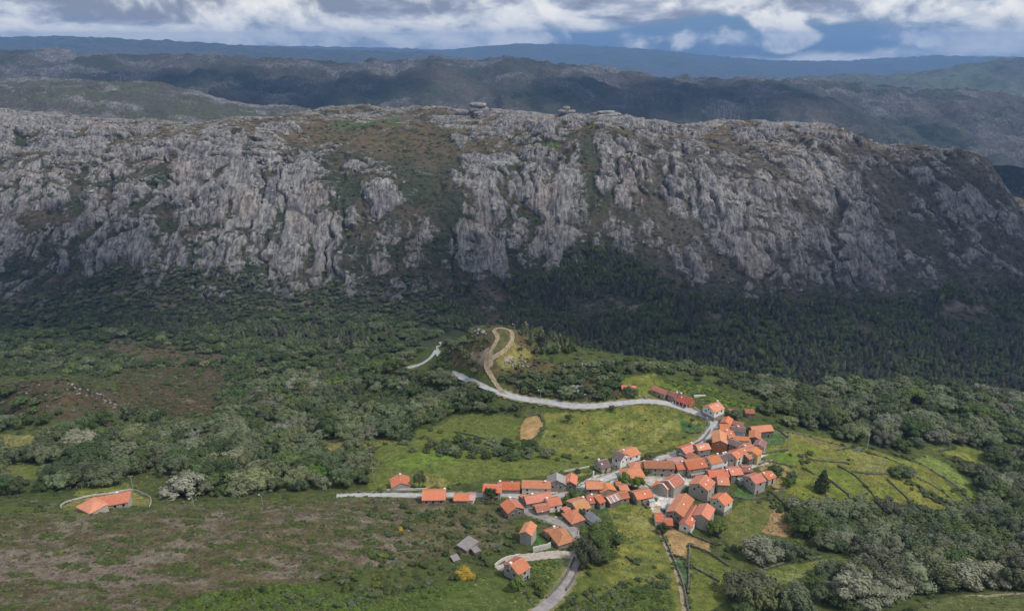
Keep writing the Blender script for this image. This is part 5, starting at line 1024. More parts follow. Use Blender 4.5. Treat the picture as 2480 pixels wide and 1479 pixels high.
def crown_mesh(seed, lobes, nleaf, ls, mat, core=.74, flat=.70):
    """leaf-sized faces spread over lobes (centre, radii), round a solid dark core"""
    r = np.random.default_rng(seed); V, F, nv = [], [], 0
    vol = np.array([np.prod(l[1]) ** (2 / 3) for l in lobes]); cnt = np.maximum(6, nleaf * vol / vol.sum()).astype(int)
    for (c, rad), n in zip(lobes, cnt):
        c = np.array(c); rad = np.array(rad)
        d = r.normal(size=(n, 3)); d /= np.linalg.norm(d, axis=1)[:, None]; d[:, 2] = np.where(d[:, 2] < -.55, -d[:, 2], d[:, 2])
        bumpy = 1 + .13 * np.sin(d[:, 0] * 7 + seed) * np.cos(d[:, 1] * 6 + 1.3 * seed) + .07 * np.sin(d[:, 2] * 13 + seed)
        p = c + d * rad * (r.uniform(.74, 1.12, n) * bumpy)[:, None]
        nn = d / rad; nn /= np.linalg.norm(nn, axis=1)[:, None]; nn = nn + r.normal(size=(n, 3)) * (1 - flat); nn /= np.linalg.norm(nn, axis=1)[:, None]
        a = np.cross(nn, r.normal(size=(n, 3))); a /= np.linalg.norm(a, axis=1)[:, None] + 1e-9; b = np.cross(nn, a); s = (ls * r.uniform(.6, 1.25, n))[:, None]
        q = np.stack([p - a * s, p - b * s * .62, p + a * s, p + b * s * .62], 1).reshape(-1, 3); V.append(q); k = np.arange(n) * 4 + nv; F.append(np.c_[k, k + 1, k + 2]); F.append(np.c_[k, k + 2, k + 3]); nv += 4 * n
        iv, fi = ico(2 if n > 120 else 1); bm_ = 1 + .13 * np.sin(iv[:, 0] * 7 + seed) * np.cos(iv[:, 1] * 6 + 1.3 * seed); V.append(c + iv * rad * core * bm_[:, None]); F.append(fi + nv); nv += len(iv)
    return mesh_np('crown', np.concatenate(V), np.concatenate(F), mat)
def lobes_broad(seed, w=1.0, h=1.0, n=9, top=.62):
    r = random.Random(seed); L = [((r.uniform(-.05, .05), r.uniform(-.05, .05), (top - .04) * h), (.31 * w, .31 * w, .27 * h))]
    for i in range(n):
        a = i * 2.4 + r.uniform(-.4, .4); q = .12 + .27 * math.sqrt(r.random()); z = (r.uniform(.30, .62) + .30 * (1 - q / .39) * r.random()) * h; s = r.uniform(.12, .235)
        L.append(((q * math.cos(a) * w * 1.25, q * math.sin(a) * w * 1.25, z), (s * w, s * w, s * .92 * h)))
    return L
def trunk_mesh(seed, h=.45, r0=.045):
    r = random.Random(seed); m = MB().tube((0, 0, -.12), (.01, .01, h), r0, r0 * .6, 6)
    for i in range(4): a = i * 1.57 + r.uniform(-.4, .4); m.tube((0, 0, h * .75), (.22 * math.cos(a), .22 * math.sin(a), h + .22), r0 * .45, r0 * .2, 4)
    return m.mesh('trunk', BARK)
# every proto is unit height; instances are scaled
SHAPE = [lobes_broad(s, w, 1.0, n) for s, w, n in ((1, .95, 15), (2, 1.15, 18), (3, .85, 12), (4, 1.25, 20), (5, 1.05, 14))]
TREE = {tone: [crown_mesh(s * 7 + 1, SHAPE[s], 1500, .044, LEAF[tone]) for s in range(5)] for tone in ('grey-green', 'dark green', 'pale silvery', 'fresh green')}
TRUNK = [trunk_mesh(i) for i in range(3)]
def lobes_shrub(seed):
    r = random.Random(seed); return [((r.uniform(-.35, .35), r.uniform(-.35, .35), r.uniform(.22, .45)), (r.uniform(.28, .42),) * 2 + (r.uniform(.28, .45),)) for _ in range(5)]
SHRUB = {t: [crown_mesh(40 + s, lobes_shrub(s), 300, .085, LEAF[m]) for s in range(4)] for t, m in (('scrub', 'scrub'), ('grey', 'grey-green'), ('dark', 'dark green'), ('heather', 'heather'), ('fresh', 'fresh green'), ('gold', 'gold'), ('twig', 'twig'), ('needle', 'pine'))}
def lobes_pine(seed):
    r = random.Random(seed); L = []
    for i in range(7): z = .26 + i * .105; q = .25 * (1 - (i / 8.0) ** 1.6); L.append(((r.uniform(-.04, .04), r.uniform(-.04, .04), z), (q, q, .085)))
    return L
PINE = [crown_mesh(70 + s, lobes_pine(s), 150, .06, LEAF['dull' if s == 4 else 'pine'], .7, .5) for s in range(5)]; PTR = MB().tube((0, 0, -.1), (0, 0, .95), .022, .006, 5).mesh('trunk', BARK)
def plant_one(name, label, cat, grp, p, h, w, crown, trunk, lean=.06):
    o = empty(name, p, random.uniform(0, 6.28)); tag(o, label, cat, grp); o.scale = (w, w, h); o.rotation_euler[0] = random.uniform(-lean, lean)
    link('crown', crown, o)
    if trunk: link('trunk', trunk, o)
    return o
# --- named trees in and around the village: label, base pixel, height, width, tone, shape
for lab, px, py, h, w, tone, s, nm in [
 ('huge dark rounded walnut tree below the peach-roofed house', 1448, 1343, 14.5, 15, 'dark green', 3, 'big_tree'), ('tall grey-green tree standing in front of the huge dark one beside the road', 1421, 1375, 15, 11, 'grey-green', 2, 'big_tree'),
 ('bright green tree beside the open hipped pavilion', 1514, 1175, 8, 7.2, 'fresh green', 0, 'plaza_tree'), ('leafy square tree on a bare trunk left of the church', 1545, 1187, 8.5, 6.5, 'fresh green', 4, 'plaza_tree'),
 ('dark tree in front of the terrace house', 1188, 1212, 8.5, 5.5, 'dark green', 2, 'garden_tree'), ('slender greyish poplar beside the isolated gabled house', 1015, 1183, 12, 6, 'grey-green', 2, 'poplar'),
 ('round walnut tree behind the peach-roofed house', 1396, 1217, 8, 7, 'dark green', 1, 'garden_tree'), ('small dark shrub-tree left of the round walnut', 1374, 1222, 5, 5, 'fresh green', 0, 'garden_tree'),
 ('bushy tree against the peach roof and the open farm shed', 1409, 1256, 6, 4.6, 'dark green', 4, 'garden_tree'), ('tree growing in front of the small shed by the car', 1605, 1291, 7, 4.8, 'dark green', 0, 'garden_tree'),
 ('bright green bushy tree at the corner of the tall dark-grey house', 1733, 1292, 8, 6.6, 'fresh green', 1, 'garden_tree'), ('dark round tree in front of the small orange-roofed barn', 1526, 958, 7, 7, 'dark green', 3, 'garden_tree'),
 ('dark round tree among the houses at the road bend', 1780, 1016, 7.5, 6.6, 'dark green', 1, 'garden_tree'), ('yellowish-green tree in front of the foreground plastered house', 1253, 1432, 7.5, 6, 'fresh green', 2, 'garden_tree'),
 ('round fresh green tree at the top of the straw-coloured field', 1876, 1148, 5.5, 6.4, 'dark green', 3, 'garden_tree'), ('upper of the pair of trees in the straw-coloured field', 1917, 1166, 7, 5.5, 'dark green', 0, 'garden_tree'),
 ('lower of the pair of trees in the straw-coloured field', 1912, 1180, 6, 5.4, 'fresh green', 4, 'garden_tree'), ('single round bright tree above the lower left road', 766, 1158, 8, 9, 'fresh green', 1, 'round_tree'),
 ('hawthorn clump on the terraces, right part silvery', 2196, 1152, 6, 6.5, 'pale silvery', 1, 'hawthorn'), ('dark hawthorn clump on the terraces beside the silvery one', 2178, 1153, 7, 8, 'dark green', 3, 'hawthorn'),
 ('small roadside tree beside the meadow on the long curve', 1482, 995, 4.5, 4, 'dark green', 0, 'garden_tree'), ('small tree in the meadow near the ochre crop patch', 1376, 1022, 6.5, 4, 'dark green', 2, 'garden_tree'),
 ('dark bush-tree at the garden of the white upper-floored house', 1575, 1112, 5, 5, 'grey-green', 1, 'garden_tree'), ('tree between the church pavilion and the long balcony house', 1566, 1150, 5.5, 5, 'fresh green', 0, 'garden_tree')]:
    plant_one(nm, lab, 'tree', None, hit(px, py), h, w, crown_mesh(s * 7 + 1, SHAPE[s], 3200 if h > 12 else 1300, .030 if h > 12 else .045, LEAF[tone], .76, .6) if nm != 'garden_tree' else TREE[tone][s], TRUNK[s % 3])
x, y, z = hit(1988, 1189); lob = [((random.uniform(-.05, .05), random.uniform(-.05, .05), .12 + i * .10), (.42 * (1 - (i / 9.5) ** 1.4) * (.8 if i == 0 else 1),) * 2 + (.12,)) for i in range(9)]
plant_one('conifer', 'single dark cone-shaped conifer standing on the terraces', 'tree', None, (x, y, z), 13.5, 9.5, crown_mesh(5, lob, 1500, .05, LEAF['dark green'], .85, .5), PTR)
plant_one('broom_bush', 'bright yellow flowering broom bush in the foreground scrub', 'bush', None, hit(1130, 1396), 4.2, 6.4, crown_mesh(6, lobes_shrub(3), 900, .05, LEAF['gold']), None)
plant_one('broom_bush', 'tiny yellow broom on the moor left of the concrete huts', 'bush', None, hit(969, 1284), 1.6, 2.4, SHRUB['gold'][0], None)

# --- woods: pick places on the ground by land use
flatP = np.c_[X.ravel(), Yg.ravel(), Z.ravel()]; pxr = PX.ravel(); pyr = PY.ravel(); visr = VIS.ravel()
def inside(polys, ylim=700, ymin=0):
    m = np.zeros(pxr.shape, bool)
    for p in polys: m |= inpoly(pxr, pyr, p)
    return m & (flatP[:, 1] < ylim) & (flatP[:, 1] > ymin)
area = (Yg * (GU[1] - GU[0]) * Yg * .00365).ravel()
TAKEN = {}
def scatter(mask, n, dmin, clear=None, book=None):
    idx = np.nonzero(mask)[0]
    if not len(idx): return []
    w = area[idx]; pick = RNG.choice(idx, size=min(len(idx), n * 4), replace=False, p=w / w.sum()); out = []; g = TAKEN if book is None else book
    for i in pick:
        x, y = flatP[i, 0], flatP[i, 1]; c = (int(x // 4), int(y // 4)); ok = True; k = int(dmin // 4) + 1
        for a in range(-k, k + 1):
            for b in range(-k, k + 1):
                for (qx, qy, qd) in g.get((c[0] + a, c[1] + b), ()):
                    if (qx - x) ** 2 + (qy - y) ** 2 < (max(qd, 0) * .5 + dmin * .5) ** 2: ok = False; break
                if not ok: break
            if not ok: break
        if ok:
            g.setdefault(c, []).append((x, y, dmin)); out.append(i)
            if len(out) >= n: break
    return out
# keep plants off roofs, roads and fields
NO = np.zeros(pxr.shape, bool)
for o in list(COL.objects):
    if o.parent is None and o.type == 'EMPTY' and o.get('category') in ('house', 'barn', 'shed', 'church', 'chapel', 'outbuilding', 'hut', 'pavilion', 'hall', 'annex', 'porch'):
        ww = [c for c in o.children if c.name.startswith('wall')][0]; bb = np.array(ww.bound_box); hx, hy = bb[:, 0].max() + 1.6, bb[:, 1].max() + 1.6
        dx = flatP[:, 0] - o.location.x; dy = flatP[:, 1] - o.location.y; c, s = math.cos(o.rotation_euler.z), math.sin(o.rotation_euler.z)
        NO |= (np.abs(dx * c + dy * s) < hx) & (np.abs(-dx * s + dy * c) < hy)
for o in list(COL.objects):
    if o.name.split('.')[0] in ('road', 'dirt_track', 'gravel_lane', 'footpath'):
        vv = np.array([v.co[:2] for v in o.data.vertices]).reshape(-1, 5, 2)[:, 2]
        for q in vv[::2]:
            near_ = (np.abs(flatP[:, 0] - q[0]) < 4.5) & (np.abs(flatP[:, 1] - q[1]) < 4.5); NO |= near_
OK = ~NO
OPENP = [[(322, 1150), (405, 1150), (405, 1222), (322, 1222)], [(1838, 1302), (1868, 1212), (1952, 1283), (1965, 1312), (1850, 1314)], [(1185, 938), (1330, 962), (1330, 985), (1190, 966)], [(1085, 899), (1145, 914), (1145, 932), (1085, 916)], [(985, 880), (1070, 820), (1078, 850), (1030, 890), (985, 898)], [(1310, 998), (1420, 992), (1560, 978), (1640, 987), (1705, 1025), (1712, 1040), (1690, 1064), (1640, 1080), (1560, 1105), (1430, 1110), (1300, 1078), (1325, 1035)],
   [(1062, 1040), (1110, 992), (1180, 1000), (1262, 1014), (1316, 1008), (1316, 1035), (1290, 1062), (1246, 1066), (1160, 1062)], [(870, 1105), (960, 1075), (1040, 1110), (1300, 1118), (1440, 1112), (1440, 1135), (1330, 1150), (1160, 1165), (900, 1190)],
   [(1870, 1035), (1950, 1050), (2100, 1085), (2250, 1130), (2330, 1215), (2310, 1245), (2180, 1222), (2050, 1212), (1960, 1215), (1885, 1185), (1850, 1100)], [(1470, 1230), (1500, 1215), (1560, 1222), (1590, 1240), (1605, 1295), (1640, 1385), (1662, 1479), (1430, 1479), (1450, 1380), (1500, 1310)],
   [(1604, 1292), (1632, 1278), (1720, 1316), (1780, 1376), (1790, 1420), (1740, 1450), (1668, 1479), (1640, 1385)], [(1735, 1290), (1765, 1240), (1800, 1205), (1880, 1215), (1942, 1280), (1900, 1302), (1780, 1325)], [(1815, 1395), (1900, 1365), (2085, 1338), (2075, 1352), (2000, 1372), (1900, 1415)],
   [(2212, 1112), (2250, 1104), (2300, 1125), (2360, 1180), (2378, 1240), (2330, 1180), (2260, 1140)], [(2260, 1088), (2330, 1078), (2440, 1112), (2380, 1128), (2290, 1100)], [(1500, 912), (1590, 905), (1690, 930), (1830, 985), (1760, 985), (1640, 968), (1500, 972)],
   [(0, 1050), (95, 1052), (100, 1080), (0, 1082)], [(0, 1096), (62, 1096), (62, 1122), (0, 1122)], [(0, 1125), (110, 1122), (110, 1160), (0, 1165)], [(150, 1225), (180, 1180), (320, 1170), (365, 1208), (360, 1250), (150, 1250)], [(740, 1085), (790, 1062), (860, 1066), (990, 1060), (860, 1090)],
   [(1165, 850), (1235, 795), (1290, 860), (1280, 890), (1180, 895)], [(300, 905), (360, 890), (560, 900), (540, 960), (520, 1005), (430, 1010), (330, 985), (280, 950)], [(930, 1455), (1190, 1395), (1390, 1352), (1330, 1440), (1250, 1520), (880, 1520)], [(2330, 1440), (2480, 1428), (2700, 1425), (2700, 1530), (2200, 1530)],
   YARDS[0], [(1690, 1040), (1870, 1040), (1900, 1160), (1760, 1290), (1580, 1290), (1400, 1250), (1400, 1120), (1640, 1110)]]
OPEN = inside(OPENP)
ZONES = [ # phrase, polygons, number, spacing, mean height, tone weights (grey, dark, pale)
 ('in the left middle wood', [[(-150, 1110), (110, 1065), (250, 1010), (420, 985), (520, 965), (640, 935), (760, 905), (900, 893), (1000, 905), (1060, 925), (1010, 990), (1000, 1060), (880, 1085), (870, 1120), (900, 1170), (700, 1195), (500, 1205), (370, 1200), (320, 1165), (150, 1190), (-150, 1215)]], 450, 6.3, 9.8, (.54, .42, .04)),
 ('on the slope below the knoll road', [[(1000, 905), (1100, 925), (1200, 965), (1285, 990), (1240, 1008), (1110, 990), (1010, 1035)]], 55, 6.0, 9.4, (.6, .35, .05)),
 ('on the ridge crest before the pines', [[(1330, 885), (1500, 878), (1700, 893), (1860, 925), (1960, 945), (2080, 945), (2040, 970), (1900, 985), (1790, 950), (1640, 915), (1480, 910)]], 110, 5.0, 5.6, (.7, .25, .05)),
 ('in the wood behind the terraces', [[(1850, 990), (1960, 950), (2100, 935), (2300, 945), (2650, 985), (2650, 1120), (2480, 1110), (2330, 1075), (2250, 1075), (2200, 1100), (2100, 1078), (1960, 1042), (1880, 1020)]], 190, 6.8, 10.0, (.5, .38, .12)),
 ('in the wood of the right lower slope', [[(2340, 1110), (2650, 1110), (2650, 1430), (2330, 1430), (2180, 1440), (2050, 1500), (1750, 1500), (1830, 1420), (1900, 1415), (2085, 1350), (2050, 1335), (1820, 1365), (1790, 1340), (1850, 1305), (1945, 1290), (1900, 1225), (1965, 1222), (2050, 1245), (2180, 1228), (2300, 1255), (2390, 1245), (2370, 1180), (2300, 1120)]], 250, 6.6, 9.6, (.45, .33, .22)),
 ('in the hedge across the meadows', [[(1020, 1085), (1100, 1066), (1250, 1072), (1400, 1092), (1330, 1112), (1200, 1116), (1100, 1108)], [(880, 1085), (1000, 1050), (990, 1075)]], 46, 4.2, 4.6, (.45, .55, 0)),
 ('on the left flank of the knoll', [[(930, 890), (1040, 812), (1110, 792), (1170, 790), (1165, 830), (1120, 845), (1170, 905), (1190, 935), (1100, 900), (1010, 885)]], 95, 4.2, 4.2, (.7, .25, .05)),
 ('in the scrub between knoll and upper road', [[(1200, 905), (1300, 905), (1500, 895), (1510, 960), (1400, 972), (1250, 950)]], 60, 4.6, 4.4, (.5, .5, 0))]
BROADLIST = []
for ph, polys, n, dm, hh, tw in ZONES:
    m = inside(polys) & OK & ~OPEN & visr
    for i in scatter(m, n, dm):
        tone = RNG.choice(['grey-green', 'dark green', 'pale silvery'], p=tw); h = hh * RNG.uniform(.6, 1.35)
        tp = project(flatP[i:i + 1, 0], flatP[i:i + 1, 1], flatP[i:i + 1, 2] + h * .72)
        if any(inpoly(tp[0], tp[1], q)[0] for q in OPENP):
            h *= .5; tp = project(flatP[i:i + 1, 0], flatP[i:i + 1, 1], flatP[i:i + 1, 2] + h * .8)
            if any(inpoly(tp[0], tp[1], q)[0] for q in OPENP): continue
        BROADLIST.append((i, ph, tone, h, h * RNG.uniform(.95, 1.4)))
VALLEY = inside([[(-200, 765), (400, 765), (1000, 775), (1000, 880), (900, 895), (700, 905), (560, 892), (340, 890), (250, 915), (130, 905), (-200, 930)], [(0, 940), (200, 1000), (330, 1040), (240, 1010), (-150, 1080), (-150, 1020)], [(540, 900), (740, 905), (640, 935), (540, 960)], [(950, 760), (1170, 752), (1150, 790), (1090, 800), (1030, 835), (960, 860)]], 960) & visr & ~inside([[(260, 835), (380, 842), (560, 868), (540, 882), (340, 880)]], 960)
FAR = [(i, '', RNG.choice(['grey-green', 'dark green'], p=(.35, .65)), (h := 7.5 * RNG.uniform(.6, 1.3)), h * RNG.uniform(.9, 1.2)) for i in scatter(VALLEY & ~OPEN, 1500, 4.6)]
def appsize(e): i = e[0]; return e[3] / math.hypot(flatP[i, 1], HC - flatP[i, 2])
BROADLIST.sort(key=lambda e: -appsize(e)); ONE, REST = BROADLIST[:275], BROADLIST[275:] + FAR
ZP = {z[0]: np.concatenate(z[1]) for z in ZONES}
def part_of(ph, x, y):
    q = ZP[ph]; fx = (x - q[:, 0].min()) / np.ptp(q[:, 0]); fy = (y - q[:, 1].min()) / np.ptp(q[:, 1])
    return ', ' + ('upper ' if fy < .36 else 'lower ' if fy > .68 else 'middle ') + ('left end' if fx < .22 else 'left part' if fx < .42 else 'centre' if fx < .6 else 'right part' if fx < .8 else 'right end')
for i, ph, tone, h, w in ONE:
    sz = 'tall' if h > 10.5 else 'low' if h < 7.5 else 'middling'
    plant_one('broadleaf_tree', f'{sz} {tone} tree {ph}{part_of(ph, pxr[i], pyr[i])}', 'tree', 'broadleaf trees of the woods', tuple(flatP[i] - (0, 0, .2)), h, w, TREE[tone][int(RNG.integers(5))], TRUNK[int(RNG.integers(3))])

# --- masses: one object each, points carrying scale, turn and kind, instanced by geometry nodes
def instancer(name, P, hs, ws, ids, protos, label, cat):
    c = bpy.data.collections.new(name + '_kinds')
    for k, me in enumerate(protos): c.objects.link(bpy.data.objects.new(f'{name}_kind_{k:02d}', me))
    me = bpy.data.meshes.new(name); me.vertices.add(len(P)); me.vertices.foreach_set('co', np.asarray(P, np.float32).ravel())
    a = me.attributes.new('siz', 'FLOAT_VECTOR', 'POINT'); a.data.foreach_set('vector', np.c_[ws, ws, hs].astype(np.float32).ravel())
    a = me.attributes.new('rot', 'FLOAT_VECTOR', 'POINT'); n = len(P); a.data.foreach_set('vector', np.c_[RNG.uniform(-.06, .06, n), RNG.uniform(-.06, .06, n), RNG.uniform(0, 6.28, n)].astype(np.float32).ravel())
    a = me.attributes.new('kid', 'INT', 'POINT'); a.data.foreach_set('value', np.asarray(ids, np.int32))
    o = link(name, me); tag(o, label, cat, kind='stuff')
    ng = bpy.data.node_groups.new(name, 'GeometryNodeTree'); ng.interface.new_socket('Geometry', in_out='INPUT', socket_type='NodeSocketGeometry'); ng.interface.new_socket('Geometry', in_out='OUTPUT', socket_type='NodeSocketGeometry')
    N = ng.nodes; gi = N.new('NodeGroupInput'); go = N.new('NodeGroupOutput'); ip = N.new('GeometryNodeInstanceOnPoints'); ci = N.new('GeometryNodeCollectionInfo'); ci.inputs[0].default_value = c; ci.inputs[1].default_value = True; ci.inputs[2].default_value = True
    ip.inputs['Pick Instance'].default_value = True
    def na(nm, typ): q = N.new('GeometryNodeInputNamedAttribute'); q.data_type = typ; q.inputs[0].default_value = nm; return q.outputs[0]
    lk = ng.links.new; lk(gi.outputs[0], ip.inputs['Points']); lk(ci.outputs[0], ip.inputs['Instance']); lk(na('kid', 'INT'), ip.inputs['Instance Index']); lk(na('siz', 'FLOAT_VECTOR'), ip.inputs['Scale'])
    e2r = N.new('FunctionNodeEulerToRotation'); lk(na('rot', 'FLOAT_VECTOR'), e2r.inputs[0]); lk(e2r.outputs[0], ip.inputs['Rotation']); lk(ip.outputs[0], go.inputs[0])
    md = o.modifiers.new('scatter', 'NODES'); md.node_group = ng; return o
TP = [crown_mesh(s * 7 + 1, SHAPE[s], 750, .06, LEAF[t]) for t in ('grey-green', 'dark green', 'pale silvery') for s in range(5)]
TI = {'grey-green': 0, 'dark green': 5, 'pale silvery': 10}
instancer('woodland', flatP[[e[0] for e in REST]] - (0, 0, .4), [e[3] for e in REST], [e[4] for e in REST], [TI[e[2]] + int(RNG.integers(5)) for e in REST], TP, 'smaller trees filling the woods and the valley side', 'woodland')
# pines
vm = vism.ravel(); MP = np.c_[X2.ravel(), Ym.ravel(), Zm.ravel()]; mpx, mpy = PXm.ravel(), PYm.ravel()
thin = fbm(X2 / 60, Y2 / 60, 4, 131).ravel(); edge_n = fbm(X2 / 40, Y2 / 40, 3, 132).ravel()
pol = [(1060, 735), (1100, 690), (1250, 668), (1330, 655), (1400, 600), (1470, 590), (1560, 640), (1640, 690), (1720, 720), (1850, 735), (1960, 725), (2100, 735), (2300, 700), (2480, 690), (2700, 690), (2700, 1000), (1040, 1000)]
mk = inpoly(mpx + edge_n * 25, mpy + edge_n * 30, pol); mk2 = inpoly(mpx + edge_n * 40, mpy + edge_n * 30, [(300, 640), (640, 650), (720, 700), (1050, 660), (1080, 720), (1060, 800), (-200, 800), (-200, 740), (150, 720)])
def pickm(mask, n, wt): idx = np.nonzero(mask)[0]; w = wt[idx]; return RNG.choice(idx, size=min(n, len(idx)), replace=False, p=w / w.sum())
am = np.gradient(MY)[:, None].repeat(len(MU), 1).ravel() * Y2.ravel()
pi = pickm(mk & vm & (thin > -.10), 5000, am * np.clip(thin + .45, .05, 1)); pj = pickm(mk2 & vm, 1500, am)
gp1 = np.nonzero(inside([[(150, 768), (500, 785), (950, 800), (940, 850), (760, 845), (560, 840), (380, 815), (170, 790)], [(1235, 775), (1300, 800), (1420, 860), (1330, 880), (1290, 850), (1255, 800)]], 990) & visr)[0]
gp2 = np.nonzero(inside([[(1060, 720), (2750, 720), (2750, 1100), (1900, 975), (1500, 900), (1280, 850), (1080, 790)]], 990, 600) & visr)[0]
gp = np.r_[RNG.choice(gp1, size=1000, replace=False, p=area[gp1] / area[gp1].sum()), RNG.choice(gp2, size=min(3600, len(gp2)), replace=False, p=area[gp2] / area[gp2].sum())]
PP = np.concatenate([MP[pi], flatP[gp]]) - (0, 0, .3); cl = fbm(PP[:, 0] / 45, PP[:, 1] / 45, 3, 141); ph_ = RNG.uniform(5.5, 10.5, len(PP)) * (1.1 + .5 * cl); kd = np.where(cl + RNG.normal(0, .22, len(PP)) > .28, 4, RNG.integers(0, 4, len(PP))); kd = np.where((cl < .0) & (RNG.random(len(PP)) < .35), 5 + RNG.integers(0, 4, len(PP)), kd); instancer('pine_forest', PP, ph_, ph_ * RNG.uniform(.8, 1.15, len(PP)), kd, PINE + SHRUB['scrub'], 'dark pine forest on the mountain foot and valley side', 'forest')
# scrub on the mountain: in gullies and on ledges
gul = (rk < .32).ravel() & vm & (mpy < 790); pg = pickm(gul, 5200, am * np.where(mpy > 560, 1.0, .35)); PP = np.concatenate([MP[pg], MP[pj]])
hs = np.r_[RNG.uniform(1.2, 4.2, len(pg)), RNG.uniform(3, 7, len(pj))]
SPR = SHRUB['needle'] + SHRUB['dark'][:2] + SHRUB['grey'][:2]
instancer('mountain_scrub', PP - (0, 0, .3), hs, hs * RNG.uniform(.9, 1.5, len(PP)), RNG.choice(8, len(PP), p=[.17] * 4 + [.08] * 4), SPR, 'dark scrub in the gullies and ledges of the mountain', 'scrub')
# near shrubs: the largest as things, the rest as one mass
book = {}
sh1 = scatter(inside([[(900, 1225), (1215, 1240), (1290, 1310), (1200, 1340), (1290, 1350), (1190, 1392), (1050, 1420), (920, 1450), (560, 1430), (420, 1479), (250, 1530), (600, 1560), (900, 1470), (700, 1400), (880, 1370)]], 320) & OK & visr, 210, 2.6, book=book)
sh2 = scatter(inside([[(1390, 1440), (1480, 1420), (1620, 1390), (1650, 1440), (1480, 1500), (1330, 1500)], [(1260, 1400), (1330, 1440), (1290, 1479)]], 320) & OK & visr, 70, 2.0, book=book)
sh3 = scatter(inside([[(1860, 1195), (1960, 1290), (1940, 1300), (1850, 1210)], [(1745, 1310), (1800, 1330), (1830, 1370), (1790, 1345)], [(1940, 1100), (1965, 1100), (1960, 1125), (1935, 1128)], [(2280, 1100), (2400, 1130), (2400, 1145), (2290, 1112)], [(2200, 1165), (2330, 1235), (2320, 1245), (2200, 1180)]], 420) & OK & visr, 90, 2.4, book=book)
LS = []
for L_, ph in ((sh1, 'on the scrubby slope left of the foreground house'), (sh2, 'along the bottom edge right of the near road'), (sh3, 'in the hedges between the right-hand fields')):
    for i in L_: LS.append((i, ph, float(RNG.uniform(1.1, 2.9))))
LS.sort(key=lambda e: -e[2] / flatP[e[0], 1])
names = {'scrub': 'olive green', 'grey': 'grey-green', 'dark': 'dark green'}
for i, ph, h in LS[:230]:
    tn = RNG.choice(['scrub', 'grey', 'dark'], p=(.5, .2, .3)); plant_one('shrub', f'{"big" if h > 2.2 else "small" if h < 1.7 else "medium"} {names[tn]} shrub {ph}' + (', ' + ('upper ' if pyr[i] < 1340 else 'lower ') + ('left' if pxr[i] < 800 else 'middle' if pxr[i] < 1060 else 'right') if 'left of the' in ph else ''), 'shrub', 'shrubs of the near slopes', tuple(flatP[i] - (0, 0, .15)), h, h * RNG.uniform(1.0, 1.6), SHRUB[tn][int(RNG.integers(4))], None)
MEAD = OPEN & visr & OK & (flatP[:, 1] < 480)
rest = [(i, h) for i, _, h in LS[230:]]
scr = scatter(~OPEN & OK & visr & (flatP[:, 1] < 620) & ~inside([MOOR]) & (pyr < 1540), 3600, 1.9, book=book); rest += [(i, float(RNG.uniform(.8, 2.6))) for i in scr]
scr = scatter(inside([[(260, 835), (380, 842), (580, 868), (740, 905), (620, 935), (540, 960), (520, 1005), (430, 1010), (330, 985), (0, 1010), (0, 930), (130, 912), (280, 905)], [(1085, 885), (1110, 800), (1160, 785), (1270, 785), (1310, 870), (1360, 890), (1290, 925), (1220, 920)]], 900) & visr & OK, 420, 3.2, book=book); rest += [(i, float(RNG.uniform(1.0, 3.2))) for i in scr]
scr = scatter(MEAD, 90, 6.0, book=book); rest += [(i, float(RNG.uniform(.6, 1.8))) for i in scr]
ids = RNG.choice(12, len(rest), p=[.11] * 4 + [.06] * 4 + [.08] * 4)
instancer('undergrowth', flatP[[e[0] for e in rest]] - (0, 0, .2), [e[1] for e in rest], [e[1] * RNG.uniform(1.0, 1.7) for e in rest], ids, SHRUB['scrub'] + SHRUB['grey'] + SHRUB['dark'], 'low scrub and bracken between the trees', 'scrub')
# moor tufts
mo = inside([MOOR], 330) & visr; mo &= pyr < 1560
he_ = inside([[(260, 835), (380, 842), (580, 868), (740, 905), (620, 935), (540, 960), (520, 1005), (430, 1010), (330, 985), (0, 1010), (0, 930), (130, 912), (280, 905)], [(1080, 880), (1110, 800), (1160, 780), (1270, 785), (1310, 870), (1500, 900), (1500, 965), (1400, 975), (1240, 952), (1200, 910)]], 900) & visr & OK
gs = sstep(-.1, .35, fbm(flatP[:, 0] / 16, flatP[:, 1] / 6, 4, 42)); idx = np.nonzero(mo)[0]; w = area[idx] * (.25 + gs[idx]); tf = RNG.choice(idx, size=9000, replace=False, p=w / w.sum())
dk_ = gs[tf] > .5; ids = np.where(dk_, RNG.integers(0, 4, len(tf)), np.where(RNG.random(len(tf)) < .82, 4 + RNG.integers(0, 4, len(tf)), 8 + RNG.integers(0, 4, len(tf)))); hs = RNG.uniform(.22, .75, len(tf)) * np.where(dk_, 1.25, .8)
idx = np.nonzero(he_)[0]; t2 = RNG.choice(idx, size=2600, replace=False, p=area[idx] / area[idx].sum()); tf = np.r_[tf, t2]; ids = np.r_[ids, np.where(RNG.random(2600) < .45, RNG.integers(0, 4, 2600), 4 + RNG.integers(0, 4, 2600))]; hs = np.r_[hs, RNG.uniform(.4, 1.5, 2600)]
instancer('heather', flatP[tf] - (0, 0, .06), hs, hs * RNG.uniform(1.3, 2.6, len(tf)), ids, SHRUB['scrub'] + SHRUB['heather'] + SHRUB['twig'], 'brown heather and gorse tufts on the moor spur', 'heather')
